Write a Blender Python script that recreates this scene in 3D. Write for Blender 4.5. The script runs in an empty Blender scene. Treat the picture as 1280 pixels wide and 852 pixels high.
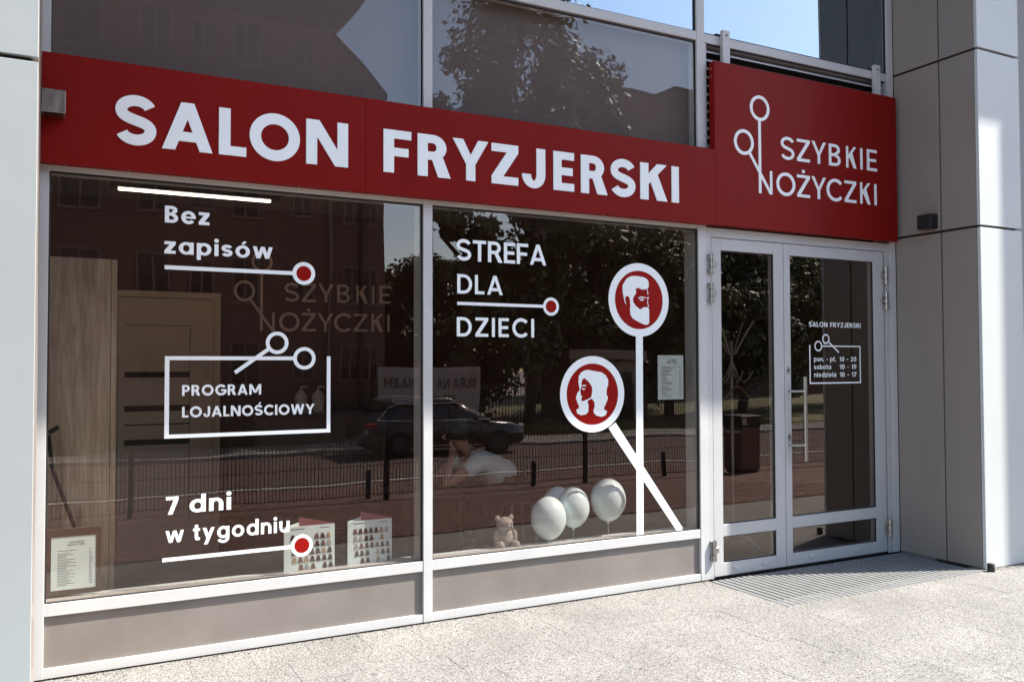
import bpy, bmesh, math, random
from mathutils import Vector, Matrix
random.seed(7)
PI = math.pi
scn = bpy.context.scene
COL = scn.collection

# ------------------------------------------------------------------ camera
cam_d = bpy.data.cameras.new('camera')
cam = bpy.data.objects.new('camera', cam_d)
COL.objects.link(cam)
yaw, pitch, roll = math.radians(27.66), math.radians(1.64), math.radians(-0.165)
fw = Vector((math.sin(yaw)*math.cos(pitch), math.cos(yaw)*math.cos(pitch), math.sin(pitch)))
r0 = Vector((math.cos(yaw), -math.sin(yaw), 0)); u0 = r0.cross(fw)
rr = r0*math.cos(roll)+u0*math.sin(roll); uu = -r0*math.sin(roll)+u0*math.cos(roll)
M = Matrix((rr, uu, -fw)).transposed().to_4x4()
M.translation = Vector((0, -4.779, 1.5))
cam.matrix_world = M
cam_d.sensor_width = 36.0
cam_d.lens = 1084.0/1280*36
cam_d.clip_start = 0.05
cam_d.clip_end = 2000
scn.camera = cam
scn.render.resolution_x = 1024
scn.render.resolution_y = 681

# ------------------------------------------------------------------ sky, sun, exposure
SUN = Vector((2.44, -1.0, 2.9)).normalized()
world = bpy.data.worlds.new('World'); scn.world = world
world.use_nodes = True
wn = world.node_tree; wn.nodes.clear()
sky = wn.nodes.new('ShaderNodeTexSky'); sky.sky_type = 'NISHITA'; sky.sun_disc = False
sky.sun_elevation = math.asin(SUN.z)
sky.sun_rotation = math.atan2(SUN.x, SUN.y)
sky.air_density = 1.0; sky.dust_density = 1.0; sky.ozone_density = 0.8
bg = wn.nodes.new('ShaderNodeBackground'); bg.inputs[1].default_value = 0.14
wo = wn.nodes.new('ShaderNodeOutputWorld')
wn.links.new(sky.outputs[0], bg.inputs[0]); wn.links.new(bg.outputs[0], wo.inputs[0])
sd = bpy.data.lights.new('sun', 'SUN'); sd.energy = 4.1; sd.angle = math.radians(0.53); sd.color = (1.0, 0.955, 0.885)
so = bpy.data.objects.new('sun', sd); COL.objects.link(so)
so.rotation_euler = SUN.to_track_quat('Z', 'Y').to_euler()
so.location = (10, -8, 15)
scn.view_settings.view_transform = 'Standard'
try: scn.view_settings.look = 'None'
except Exception: pass
scn.view_settings.exposure = 1.66
scn.view_settings.gamma = 1.0

# ------------------------------------------------------------------ materials
def new_mat(name):
    m = bpy.data.materials.new(name); m.use_nodes = True
    nt = m.node_tree; nt.nodes.clear()
    out = nt.nodes.new('ShaderNodeOutputMaterial')
    return m, nt, out

def pm(name, col, rough=0.6, metal=0.0, var=0.08, scale=6.0, bump=0.0, bscale=60.0, spec=0.5, emis=None, estr=0.0, stretch=None, sss=0.0):
    """principled material with slight procedural unevenness"""
    m, nt, out = new_mat(name)
    b = nt.nodes.new('ShaderNodeBsdfPrincipled')
    nt.links.new(b.outputs[0], out.inputs[0])
    b.inputs['Roughness'].default_value = rough
    b.inputs['Metallic'].default_value = metal
    b.inputs['Specular IOR Level'].default_value = spec
    tc = nt.nodes.new('ShaderNodeNewGeometry')
    src = tc.outputs['Position']
    if stretch:
        mp = nt.nodes.new('ShaderNodeVectorMath'); mp.operation = 'MULTIPLY'
        mp.inputs[1].default_value = stretch
        nt.links.new(src, mp.inputs[0]); src = mp.outputs[0]
    if var > 0:
        n = nt.nodes.new('ShaderNodeTexNoise'); n.inputs['Scale'].default_value = scale
        n.inputs['Detail'].default_value = 6; n.inputs['Roughness'].default_value = 0.65
        nt.links.new(src, n.inputs['Vector'])
        r = nt.nodes.new('ShaderNodeMapRange'); r.inputs[1].default_value = 0.3; r.inputs[2].default_value = 0.7
        r.inputs[3].default_value = 1-var; r.inputs[4].default_value = 1+var
        nt.links.new(n.outputs[0], r.inputs[0])
        mx = nt.nodes.new('ShaderNodeVectorMath'); mx.operation = 'SCALE'
        mx.inputs[0].default_value = col[:3]
        nt.links.new(r.outputs[0], mx.inputs['Scale'])
        nt.links.new(mx.outputs[0], b.inputs['Base Color'])
        r2 = nt.nodes.new('ShaderNodeMapRange'); r2.inputs[1].default_value = 0.3; r2.inputs[2].default_value = 0.7
        r2.inputs[3].default_value = max(0.02, rough-0.08); r2.inputs[4].default_value = min(1, rough+0.08)
        nt.links.new(n.outputs[0], r2.inputs[0]); nt.links.new(r2.outputs[0], b.inputs['Roughness'])
    else:
        b.inputs['Base Color'].default_value = (*col[:3], 1)
    if bump > 0:
        n2 = nt.nodes.new('ShaderNodeTexNoise'); n2.inputs['Scale'].default_value = bscale; n2.inputs['Detail'].default_value = 4
        nt.links.new(src, n2.inputs['Vector'])
        bp = nt.nodes.new('ShaderNodeBump'); bp.inputs['Strength'].default_value = bump; bp.inputs['Distance'].default_value = 0.01
        nt.links.new(n2.outputs[0], bp.inputs['Height']); nt.links.new(bp.outputs[0], b.inputs['Normal'])
    if emis:
        b.inputs['Emission Color'].default_value = (*emis, 1); b.inputs['Emission Strength'].default_value = estr
    if sss:
        b.inputs['Subsurface Weight'].default_value = sss; b.inputs['Subsurface Radius'].default_value = (.02, .02, .02)
    return m

def glass_mat(name, ior, trans, refl, wave=0.0013, rough=0.0, add=0.0):
    """thin pane: tinted see-through plus fresnel mirror with very slight waviness"""
    m, nt, out = new_mat(name)
    tr = nt.nodes.new('ShaderNodeBsdfTransparent'); tr.inputs[0].default_value = (*trans, 1)
    gl = nt.nodes.new('ShaderNodeBsdfGlossy'); gl.inputs[0].default_value = (*refl, 1); gl.inputs['Roughness'].default_value = rough
    fr = nt.nodes.new('ShaderNodeFresnel'); fr.inputs[0].default_value = ior
    mx = nt.nodes.new('ShaderNodeMixShader')
    geo = nt.nodes.new('ShaderNodeNewGeometry')
    n = nt.nodes.new('ShaderNodeTexNoise'); n.inputs['Scale'].default_value = 1.6; n.inputs['Detail'].default_value = 1
    nt.links.new(geo.outputs['Position'], n.inputs['Vector'])
    bp = nt.nodes.new('ShaderNodeBump'); bp.inputs['Strength'].default_value = 1.0; bp.inputs['Distance'].default_value = wave
    nt.links.new(n.outputs[0], bp.inputs['Height']); nt.links.new(bp.outputs[0], gl.inputs['Normal'])
    ad = nt.nodes.new('ShaderNodeMath'); ad.operation = 'ADD'; ad.use_clamp = True
    ad.inputs[1].default_value = add
    nt.links.new(fr.outputs[0], ad.inputs[0])
    # reflect and tint once, on the outer face of the pane; the inner face just lets light through
    inv = nt.nodes.new('ShaderNodeMath'); inv.operation = 'SUBTRACT'; inv.inputs[0].default_value = 1.0
    nt.links.new(geo.outputs['Backfacing'], inv.inputs[1])
    ml = nt.nodes.new('ShaderNodeMath'); ml.operation = 'MULTIPLY'
    nt.links.new(ad.outputs[0], ml.inputs[0]); nt.links.new(inv.outputs[0], ml.inputs[1])
    nt.links.new(ml.outputs[0], mx.inputs[0])
    tm = nt.nodes.new('ShaderNodeMix'); tm.data_type = 'RGBA'
    nt.links.new(geo.outputs['Backfacing'], tm.inputs[0])
    tm.inputs[6].default_value = (*trans, 1); tm.inputs[7].default_value = (1, 1, 1, 1)
    nt.links.new(tm.outputs[2], tr.inputs[0])
    nt.links.new(tr.outputs[0], mx.inputs[1]); nt.links.new(gl.outputs[0], mx.inputs[2])
    nt.links.new(mx.outputs[0], out.inputs[0])
    return m

def speckle_mat(name, base, dark, light, scale=160, rough=0.85, tint=None):
    """exposed aggregate: fine dark and light grains, large soft patches"""
    m, nt, out = new_mat(name)
    b = nt.nodes.new('ShaderNodeBsdfPrincipled'); nt.links.new(b.outputs[0], out.inputs[0])
    b.inputs['Roughness'].default_value = rough; b.inputs['Specular IOR Level'].default_value = 0.25
    geo = nt.nodes.new('ShaderNodeNewGeometry')
    v = nt.nodes.new('ShaderNodeTexVoronoi'); v.inputs['Scale'].default_value = scale
    nt.links.new(geo.outputs['Position'], v.inputs['Vector'])
    cr = nt.nodes.new('ShaderNodeValToRGB'); cr.color_ramp.interpolation = 'LINEAR'
    e = cr.color_ramp.elements
    e[0].position = 0.0; e[0].color = (*dark, 1); e[1].position = 1.0; e[1].color = (*light, 1)
    a = cr.color_ramp.elements.new(0.18); a.color = (*[x*.55 for x in base], 1)
    a = cr.color_ramp.elements.new(0.32); a.color = (*base, 1)
    a = cr.color_ramp.elements.new(0.75); a.color = (*[x*1.08 for x in base], 1)
    sp = nt.nodes.new('ShaderNodeSeparateColor'); nt.links.new(v.outputs['Color'], sp.inputs[0])
    nt.links.new(sp.outputs[0], cr.inputs[0])
    n = nt.nodes.new('ShaderNodeTexNoise'); n.inputs['Scale'].default_value = 1.7; n.inputs['Detail'].default_value = 5
    nt.links.new(geo.outputs['Position'], n.inputs['Vector'])
    r = nt.nodes.new('ShaderNodeMapRange'); r.inputs[1].default_value = .3; r.inputs[2].default_value = .7; r.inputs[3].default_value = .86; r.inputs[4].default_value = 1.1
    nt.links.new(n.outputs[0], r.inputs[0])
    st = nt.nodes.new('ShaderNodeTexVoronoi'); st.inputs['Scale'].default_value = 3.1
    nt.links.new(geo.outputs['Position'], st.inputs['Vector'])
    sr = nt.nodes.new('ShaderNodeMapRange'); sr.inputs[1].default_value = .028; sr.inputs[2].default_value = .06; sr.inputs[3].default_value = .62; sr.inputs[4].default_value = 1.0
    nt.links.new(st.outputs['Distance'], sr.inputs[0])
    sm = nt.nodes.new('ShaderNodeMath'); sm.operation = 'MULTIPLY'
    nt.links.new(r.outputs[0], sm.inputs[0]); nt.links.new(sr.outputs[0], sm.inputs[1])
    r = sm
    # each slab its own slight tone
    oi = nt.nodes.new('ShaderNodeObjectInfo')
    r3 = nt.nodes.new('ShaderNodeMapRange'); r3.inputs[3].default_value = .95; r3.inputs[4].default_value = 1.04
    nt.links.new(oi.outputs['Random'], r3.inputs[0])
    mm = nt.nodes.new('ShaderNodeMath'); mm.operation = 'MULTIPLY'
    nt.links.new(r.outputs[0], mm.inputs[0]); nt.links.new(r3.outputs[0], mm.inputs[1])
    sc = nt.nodes.new('ShaderNodeVectorMath'); sc.operation = 'SCALE'
    nt.links.new(cr.outputs[0], sc.inputs[0]); nt.links.new(mm.outputs[0], sc.inputs['Scale'])
    nt.links.new(sc.outputs[0], b.inputs['Base Color'])
    bp = nt.nodes.new('ShaderNodeBump'); bp.inputs['Strength'].default_value = 0.7; bp.inputs['Distance'].default_value = 0.004
    n2 = nt.nodes.new('ShaderNodeTexNoise'); n2.inputs['Scale'].default_value = scale*.8; n2.inputs['Detail'].default_value = 2
    nt.links.new(geo.outputs['Position'], n2.inputs['Vector'])
    nt.links.new(n2.outputs[0], bp.inputs['Height']); nt.links.new(bp.outputs[0], b.inputs['Normal'])
    return m

def wood_mat(name, a, c, sx=9, rough=.55):
    m, nt, out = new_mat(name)
    b = nt.nodes.new('ShaderNodeBsdfPrincipled'); nt.links.new(b.outputs[0], out.inputs[0])
    b.inputs['Roughness'].default_value = rough
    geo = nt.nodes.new('ShaderNodeNewGeometry')
    mp = nt.nodes.new('ShaderNodeVectorMath'); mp.operation = 'MULTIPLY'; mp.inputs[1].default_value = (sx, sx, .9)
    nt.links.new(geo.outputs['Position'], mp.inputs[0])
    n = nt.nodes.new('ShaderNodeTexNoise'); n.inputs['Scale'].default_value = 2.2; n.inputs['Detail'].default_value = 8; n.inputs['Roughness'].default_value = .7
    n.inputs['Distortion'].default_value = .6
    nt.links.new(mp.outputs[0], n.inputs['Vector'])
    cr = nt.nodes.new('ShaderNodeValToRGB'); cr.color_ramp.elements[0].position = .34; cr.color_ramp.elements[1].position = .66
    cr.color_ramp.elements[0].color = (*a, 1); cr.color_ramp.elements[1].color = (*c, 1)
    nt.links.new(n.outputs[0], cr.inputs[0]); nt.links.new(cr.outputs[0], b.inputs['Base Color'])
    return m

MT = {}
MT['frame'] = pm('painted_steel_frame', (.53, .525, .51), .42, 0.0, .05, 3, spec=.45)
MT['frame2'] = pm('painted_door_frame', (.48, .475, .465), .42, 0.0, .05, 3, spec=.45)
MT['gasket'] = pm('black_gasket', (.015, .014, .013), .6, 0, 0)
MT['red'] = pm('red_sign_sheet', (.195, .0055, .0032), .5, 0, .07, 3.0, spec=.12, stretch=(1, 1, .3))
MT['vinylw'] = pm('white_sign_vinyl', (.86, .90, .89), .5, 0, .02, 4)
MT['letterw'] = pm('white_sign_letter', (.88, .92, .91), .5, 0, .02, 4)
MT['vinylr'] = pm('red_vinyl', (.27, .005, .003), .5, 0, .03, 4, spec=.12)
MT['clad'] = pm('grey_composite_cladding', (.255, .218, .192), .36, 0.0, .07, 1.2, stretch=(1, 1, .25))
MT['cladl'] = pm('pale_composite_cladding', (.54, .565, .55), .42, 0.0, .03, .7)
MT['cladshade'] = pm('shade_toned_cladding', (.33, .355, .35), .42, 0.0, .03, .7)  # pale cladding with the left pillar's shade put into its colour
MT['core'] = pm('dark_joint', (.02, .018, .016), .8, 0, 0)
MT['kick'] = pm('beige_grey_panel', (.20, .175, .155), .5, 0, .13, 2.5, bump=.05, bscale=30)
MT['glass'] = glass_mat('shop_glass', 1.98, (.70, .665, .63), (1.0, .87, .79))
MT['glassd'] = glass_mat('door_glass', 2.05, (.66, .61, .56), (1.0, .87, .79), wave=.0003)
MT['glassm'] = glass_mat('spandrel_glass', 1.68, (.85, .82, .80), (1.0, 1.0, 1.0))
MT['mirror'] = glass_mat('mirror_glass', 2.6, (.10, .12, .14), (.80, .92, 1.0), add=.13)
MT['blind'] = pm('grey_blind', (.165, .136, .126), .9, 0, .08, 3, bump=.1, bscale=200)
MT['steel'] = pm('brushed_steel', (.40, .375, .345), .36, .9, .08, 30, stretch=(1, 1, .1))
MT['steeld'] = pm('scratched_steel', (.28, .25, .22), .38, .7, .35, 40, stretch=(1, 1, .2))
MT['black'] = pm('black_plastic', (.012, .012, .012), .45, 0, 0)
MT['slab'] = speckle_mat('light_aggregate_slab', (.225, .216, .198), (.045, .036, .03), (.35, .34, .32), 190)
MT['brickp'] = speckle_mat('red_brown_paving', (.135, .078, .062), (.04, .026, .02), (.22, .145, .12), 30)
MT['asphalt'] = speckle_mat('asphalt', (.115, .076, .064), (.03, .03, .03), (.17, .15, .14), 60)
MT['kerb'] = pm('kerb_stone', (.42, .40, .38), .8, 0, .15, 5)
MT['bed'] = pm('bedding_sand', (.20, .18, .16), .95, 0, .2, 30)
MT['mat'] = pm('grey_mat_strip', (.19, .192, .185), .7, 0, .12, 12, bump=.5, bscale=140)
MT['matd'] = pm('mat_well', (.03, .027, .024), .9, 0, .2, 30)
MT['wallin'] = pm('brown_interior_wall', (.082, .036, .026), .8, 0, .05, 2)
MT['ceil'] = pm('interior_ceiling', (.26, .20, .165), .8, 0, .03, 2)
MT['floorin'] = pm('interior_floor', (.085, .062, .052), .45, 0, .15, 3)
MT['whitein'] = pm('white_interior_board', (.68, .78, .79), .45, 0, .03, 3)
MT['doorin'] = pm('cream_interior_door', (.62, .46, .34), .5, 0, .04, 3)
MT['doorglass'] = pm('smoked_door_strip', (.03, .022, .018), .3, 0, 0)
MT['wood'] = wood_mat('oak_laminate', (.34, .26, .18), (.70, .58, .44))
MT['logo'] = pm('brown_wall_letter', (.72, .54, .45), .6, 0, 0)
MT['led'] = pm('led_diffuser', (.9, .85, .7), .5, 0, 0, emis=(1, .90, .70), estr=2.2)
MT['paper'] = pm('white_paper', (.72, .86, .86), .6, 0, .02, 8)
MT['ink'] = pm('grey_print', (.16, .17, .17), .7, 0, 0)
MT['mframe'] = pm('brown_menu_frame', (.085, .055, .042), .5, 0, .15, 12)
MT['pink'] = pm('pink_card', (.50, .16, .18), .6, 0, .03, 8)
MT['swd'] = pm('dark_brown_swatch', (.045, .022, .015), .6, 0, .3, 60)
MT['swm'] = pm('brown_swatch', (.16, .085, .05), .6, 0, .3, 60)
MT['swl'] = pm('blond_swatch', (.42, .30, .19), .6, 0, .2, 60)
MT['swg'] = pm('grey_swatch', (.40, .40, .38), .6, 0, .2, 60)
MT['balloon'] = pm('white_latex', (.74, .88, .90), .32, 0, .02, 3, sss=.2)
MT['teddy'] = pm('beige_plush', (.38, .345, .31), .95, 0, .3, 60, bump=1.0, bscale=220)
MT['teddyd'] = pm('plush_nose', (.06, .035, .03), .5, 0, 0)
MT['soap'] = pm('pale_soap_bottle', (.50, .44, .38), .4, 0, .03, 5)
MT['coatrack'] = pm('pale_metal_tube', (.50, .46, .42), .35, .5, .05, 10)
MT['hanger'] = pm('wooden_hanger', (.26, .15, .08), .5, 0, .2, 20)
MT['skin'] = pm('skin', (.42, .22, .15), .55, 0, .05, 20, sss=.1)
MT['shirt'] = pm('pale_cotton_shirt', (.80, .84, .84), .85, 0, .06, 14, bump=.8, bscale=16)
MT['hair'] = pm('dark_hair', (.02, .013, .01), .6, 0, .3, 60)
MT['jeans'] = pm('dark_trousers', (.02, .017, .017), .85, 0, .1, 30)
MT['fence'] = pm('black_coated_wire', (.018, .017, .017), .5, 0, 0)
MT['binb'] = pm('brown_bin_panel', (.13, .08, .065), .6, 0, .1, 8)
MT['carp'] = pm('black_car_paint', (.012, .011, .012), .12, 0.0, 0, spec=.8)
MT['carg'] = pm('car_window', (.01, .01, .01), .04, 0, 0, spec=.7)
MT['chrome'] = pm('chrome', (.75, .75, .77), .12, 1, 0)
MT['rim'] = pm('dark_alloy', (.10, .10, .10), .4, .5, 0)
MT['tyre'] = pm('tyre', (.015, .015, .015), .8, 0, 0)
MT['tail'] = pm('tail_light', (.25, .01, .01), .2, 0, 0)
MT['head'] = pm('head_light', (.6, .62, .65), .1, 0, 0)
MT['plaster'] = pm('brown_plaster', (.155, .082, .06), .85, 0, .07, .6)
MT['plasterd'] = pm('dark_gable_plaster', (.16, .092, .072), .85, 0, .07, .6)
MT['winframe'] = pm('beige_window_frame', (.22, .14, .11), .5, 0, 0)
MT['wing'] = pm('dark_window_pane', (.02, .018, .018), .08, 0, 0)
MT['roof'] = pm('dark_roof', (.05, .035, .03), .8, 0, .2, 4)
MT['leaf'] = pm('leaf', (.10, .105, .038), .55, 0, .5, 1.2)
MT['leaf2'] = pm('leaf_yellow_green', (.12, .115, .04), .55, 0, .5, 1.2)
MT['leafd'] = pm('leaf_dark', (.04, .055, .022), .55, 0, .5, 1.2)
MT['bark'] = pm('bark', (.07, .05, .035), .95, 0, .3, 8, bump=.6, bscale=20)
MT['grass'] = pm('grass', (.12, .115, .045), .9, 0, .4, 2.5)
MT['banner'] = pm('pale_banner_cloth', (.42, .34, .31), .8, 0, .05, 2, bump=.5, bscale=3)
MT['bannerk'] = pm('banner_print', (.09, .06, .06), .8, 0, 0)
MT['far'] = pm('pale_tower_plaster', (.40, .36, .32), .85, 0, .06, .2)
MT['hut'] = pm('beige_hut', (.36, .27, .20), .8, 0, .1, 2)

# ------------------------------------------------------------------ mesh helpers
def link(name, me, mat, parent=None):
    o = bpy.data.objects.new(name, me); COL.objects.link(o)
    if mat is not None:
        me.materials.append(mat)
    if parent is not None: o.parent = parent
    return o
class MB:
    """collects simple solids, then links them as one mesh"""
    def __init__(s): s.v = []; s.f = []; s.sm = []
    def raw(s, v, f, smooth=False):
        n = len(s.v); s.v += [tuple(p) for p in v]; s.f += [tuple(i+n for i in q) for q in f]; s.sm += [smooth]*len(f)
        return s
    def box(s, x0, x1, y0, y1, z0, z1, b=0.0):
        x0, x1 = min(x0, x1), max(x0, x1); y0, y1 = min(y0, y1), max(y0, y1); z0, z1 = min(z0, z1), max(z0, z1)
        if b <= 0:
            v = [(x, y, z) for x in (x0, x1) for y in (y0, y1) for z in (z0, z1)]
            return s.raw(v, [(0, 1, 3, 2), (4, 6, 7, 5), (0, 4, 5, 1), (2, 3, 7, 6), (0, 2, 6, 4), (1, 5, 7, 3)])
        bm = bmesh.new()
        vs = [bm.verts.new((x, y, z)) for x in (x0, x1) for y in (y0, y1) for z in (z0, z1)]
        for q in [(0, 1, 3, 2), (4, 6, 7, 5), (0, 4, 5, 1), (2, 3, 7, 6), (0, 2, 6, 4), (1, 5, 7, 3)]: bm.faces.new([vs[i] for i in q])
        bmesh.ops.bevel(bm, geom=list(bm.edges), offset=b, segments=1, affect='EDGES', profile=.5)
        bm.verts.index_update()
        v = [tuple(p.co) for p in bm.verts]; f = [tuple(p.index for p in q.verts) for q in bm.faces]
        bm.free()
        return s.raw(v, f)
    def tube(s, pts, rad, n=8, caps=True, smooth=True):
        pts = [Vector(p) for p in pts]; k = len(pts)
        rad = [rad]*k if not hasattr(rad, '__len__') else rad
        V = []; F = []; up = None
        for i, p in enumerate(pts):
            t = (pts[min(i+1, k-1)]-pts[max(i-1, 0)]).normalized()
            if up is None: up = Vector((0, 0, 1)) if abs(t.z) < .9 else Vector((1, 0, 0))
            a = t.cross(up).normalized(); b = a.cross(t).normalized(); up = b
            for j in range(n):
                th = 2*PI*j/n; V.append(p+(a*math.cos(th)+b*math.sin(th))*rad[i])
        for i in range(k-1):
            for j in range(n):
                F.append((i*n+j, i*n+(j+1) % n, (i+1)*n+(j+1) % n, (i+1)*n+j))
        s.raw(V, F, smooth)
        if caps:
            s.raw(V[:n], [tuple(range(n))[::-1]]); s.raw(V[-n:], [tuple(range(n))])
        return s
    def ell(s, c, r, nu=16, nv=10, fn=None):
        V = []; F = []
        for i in range(nv+1):
            ph = PI*i/nv
            for j in range(nu):
                th = 2*PI*j/nu
                p = Vector((math.sin(ph)*math.cos(th), math.sin(ph)*math.sin(th), math.cos(ph)))
                if fn: p = fn(p)
                V.append((c[0]+p.x*r[0], c[1]+p.y*r[1], c[2]+p.z*r[2]))
        for i in range(nv):
            for j in range(nu):
                F.append((i*nu+j, (i+1)*nu+j, (i+1)*nu+(j+1) % nu, i*nu+(j+1) % nu))
        return s.raw(V, F, True)
    def prism(s, poly, y0, y1):
        """poly in x,z extruded from y0 to y1 (y0 is the front)"""
        n = len(poly)
        v = [(x, y0, z) for x, z in poly]+[(x, y1, z) for x, z in poly]
        f = [tuple(range(n)), tuple(range(2*n-1, n-1, -1))]+[(i, i+n, (i+1) % n+n, (i+1) % n) for i in range(n)]
        return s.raw(v, f)
    def build(s, name, mat, parent=None, off=(0, 0, 0)):
        me = bpy.data.meshes.new(name)
        v = s.v
        if parent is not None and getattr(parent, 'location', None) is not None:
            L = wloc(parent); v = [(a-L[0], b-L[1], c-L[2]) for a, b, c in v]
        me.from_pydata(v, [], s.f); me.update()
        me.polygons.foreach_set('use_smooth', s.sm)
        bm = bmesh.new(); bm.from_mesh(me); bmesh.ops.recalc_face_normals(bm, faces=bm.faces); bm.to_mesh(me); bm.free()
        return link(name, me, mat, parent)
def wloc(o):
    L = Vector((0, 0, 0))
    while o is not None: L += o.location; o = o.parent
    return L
def thing(name, loc, label, cat, group=None, kind=None):
    o = bpy.data.objects.new(name, None); COL.objects.link(o); o.location = loc; o.empty_display_size = .1
    return tag(o, label, cat, group, kind)
def tag(o, label=None, cat=None, group=None, kind=None):
    if label: o['label'] = label
    if cat: o['category'] = cat
    if group: o['group'] = group
    if kind: o['kind'] = kind
    return o
def B(name, mat, parent, *a, b=0.0):
    return MB().box(*a, b=b).build(name, MT[mat], parent)
def copy_tree(o, parent=None, loc=None):
    c = o.copy(); COL.objects.link(c); c.parent = parent
    if loc is not None: c.location = loc
    for ch in list(o.children): copy_tree(ch, c)
    return c

# ------------------------------------------------------------------ stroke lettering (geometric sans)
def _rect(x0, y0, x1, y1): return ('p', [(x0, y0), (x1, y0), (x1, y1), (x0, y1)])
def _poly(*p): return ('p', list(p))
def _arc(cx, cy, rx, ry, w, h, a0, a1, n=28):
    o = []; i = []
    n = max(4, int(n*abs(a1-a0)/360)+2)
    for k in range(n+1):
        a = math.radians(a0+(a1-a0)*k/n)
        o.append((cx+rx*math.cos(a), cy+ry*math.sin(a))); i.append((cx+(rx-w)*math.cos(a), cy+(ry-h)*math.sin(a)))
    return ('s', o, i)
def _rib(pts, w):
    o = []; i = []
    for k, (x, y) in enumerate(pts):
        x0, y0 = pts[max(k-1, 0)]; x1, y1 = pts[min(k+1, len(pts)-1)]
        dx, dy = x1-x0, y1-y0; L = math.hypot(dx, dy) or 1
        nx, ny = -dy/L*w/2, dx/L*w/2
        o.append((x+nx, y+ny)); i.append((x-nx, y-ny))
    return ('s', o, i)
def _S(W, H, w):
    rx = (W-w)/2; ry = (H-w)/4; c1 = (W/2, H-w/2-ry); c2 = (W/2, w/2+ry)
    p = [(c1[0]+rx*math.cos(math.radians(a)), c1[1]+ry*math.sin(math.radians(a))) for a in range(20, 181, 8)]
    P0, P3 = (W/2-rx, c1[1]), (W/2+rx, c2[1]); k = ry*1.22; P1 = (P0[0], P0[1]-k); P2 = (P3[0], P3[1]+k)
    for i in range(1, 20):
        t = i/20; q = 1-t
        p.append(tuple(q**3*P0[j]+3*q*q*t*P1[j]+3*q*t*t*P2[j]+t**3*P3[j] for j in (0, 1)))
    p += [(c2[0]+rx*math.cos(math.radians(a)), c2[1]+ry*math.sin(math.radians(a))) for a in range(0, -161, -8)]
    return [_rib(p, w)]
XH = .76
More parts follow.
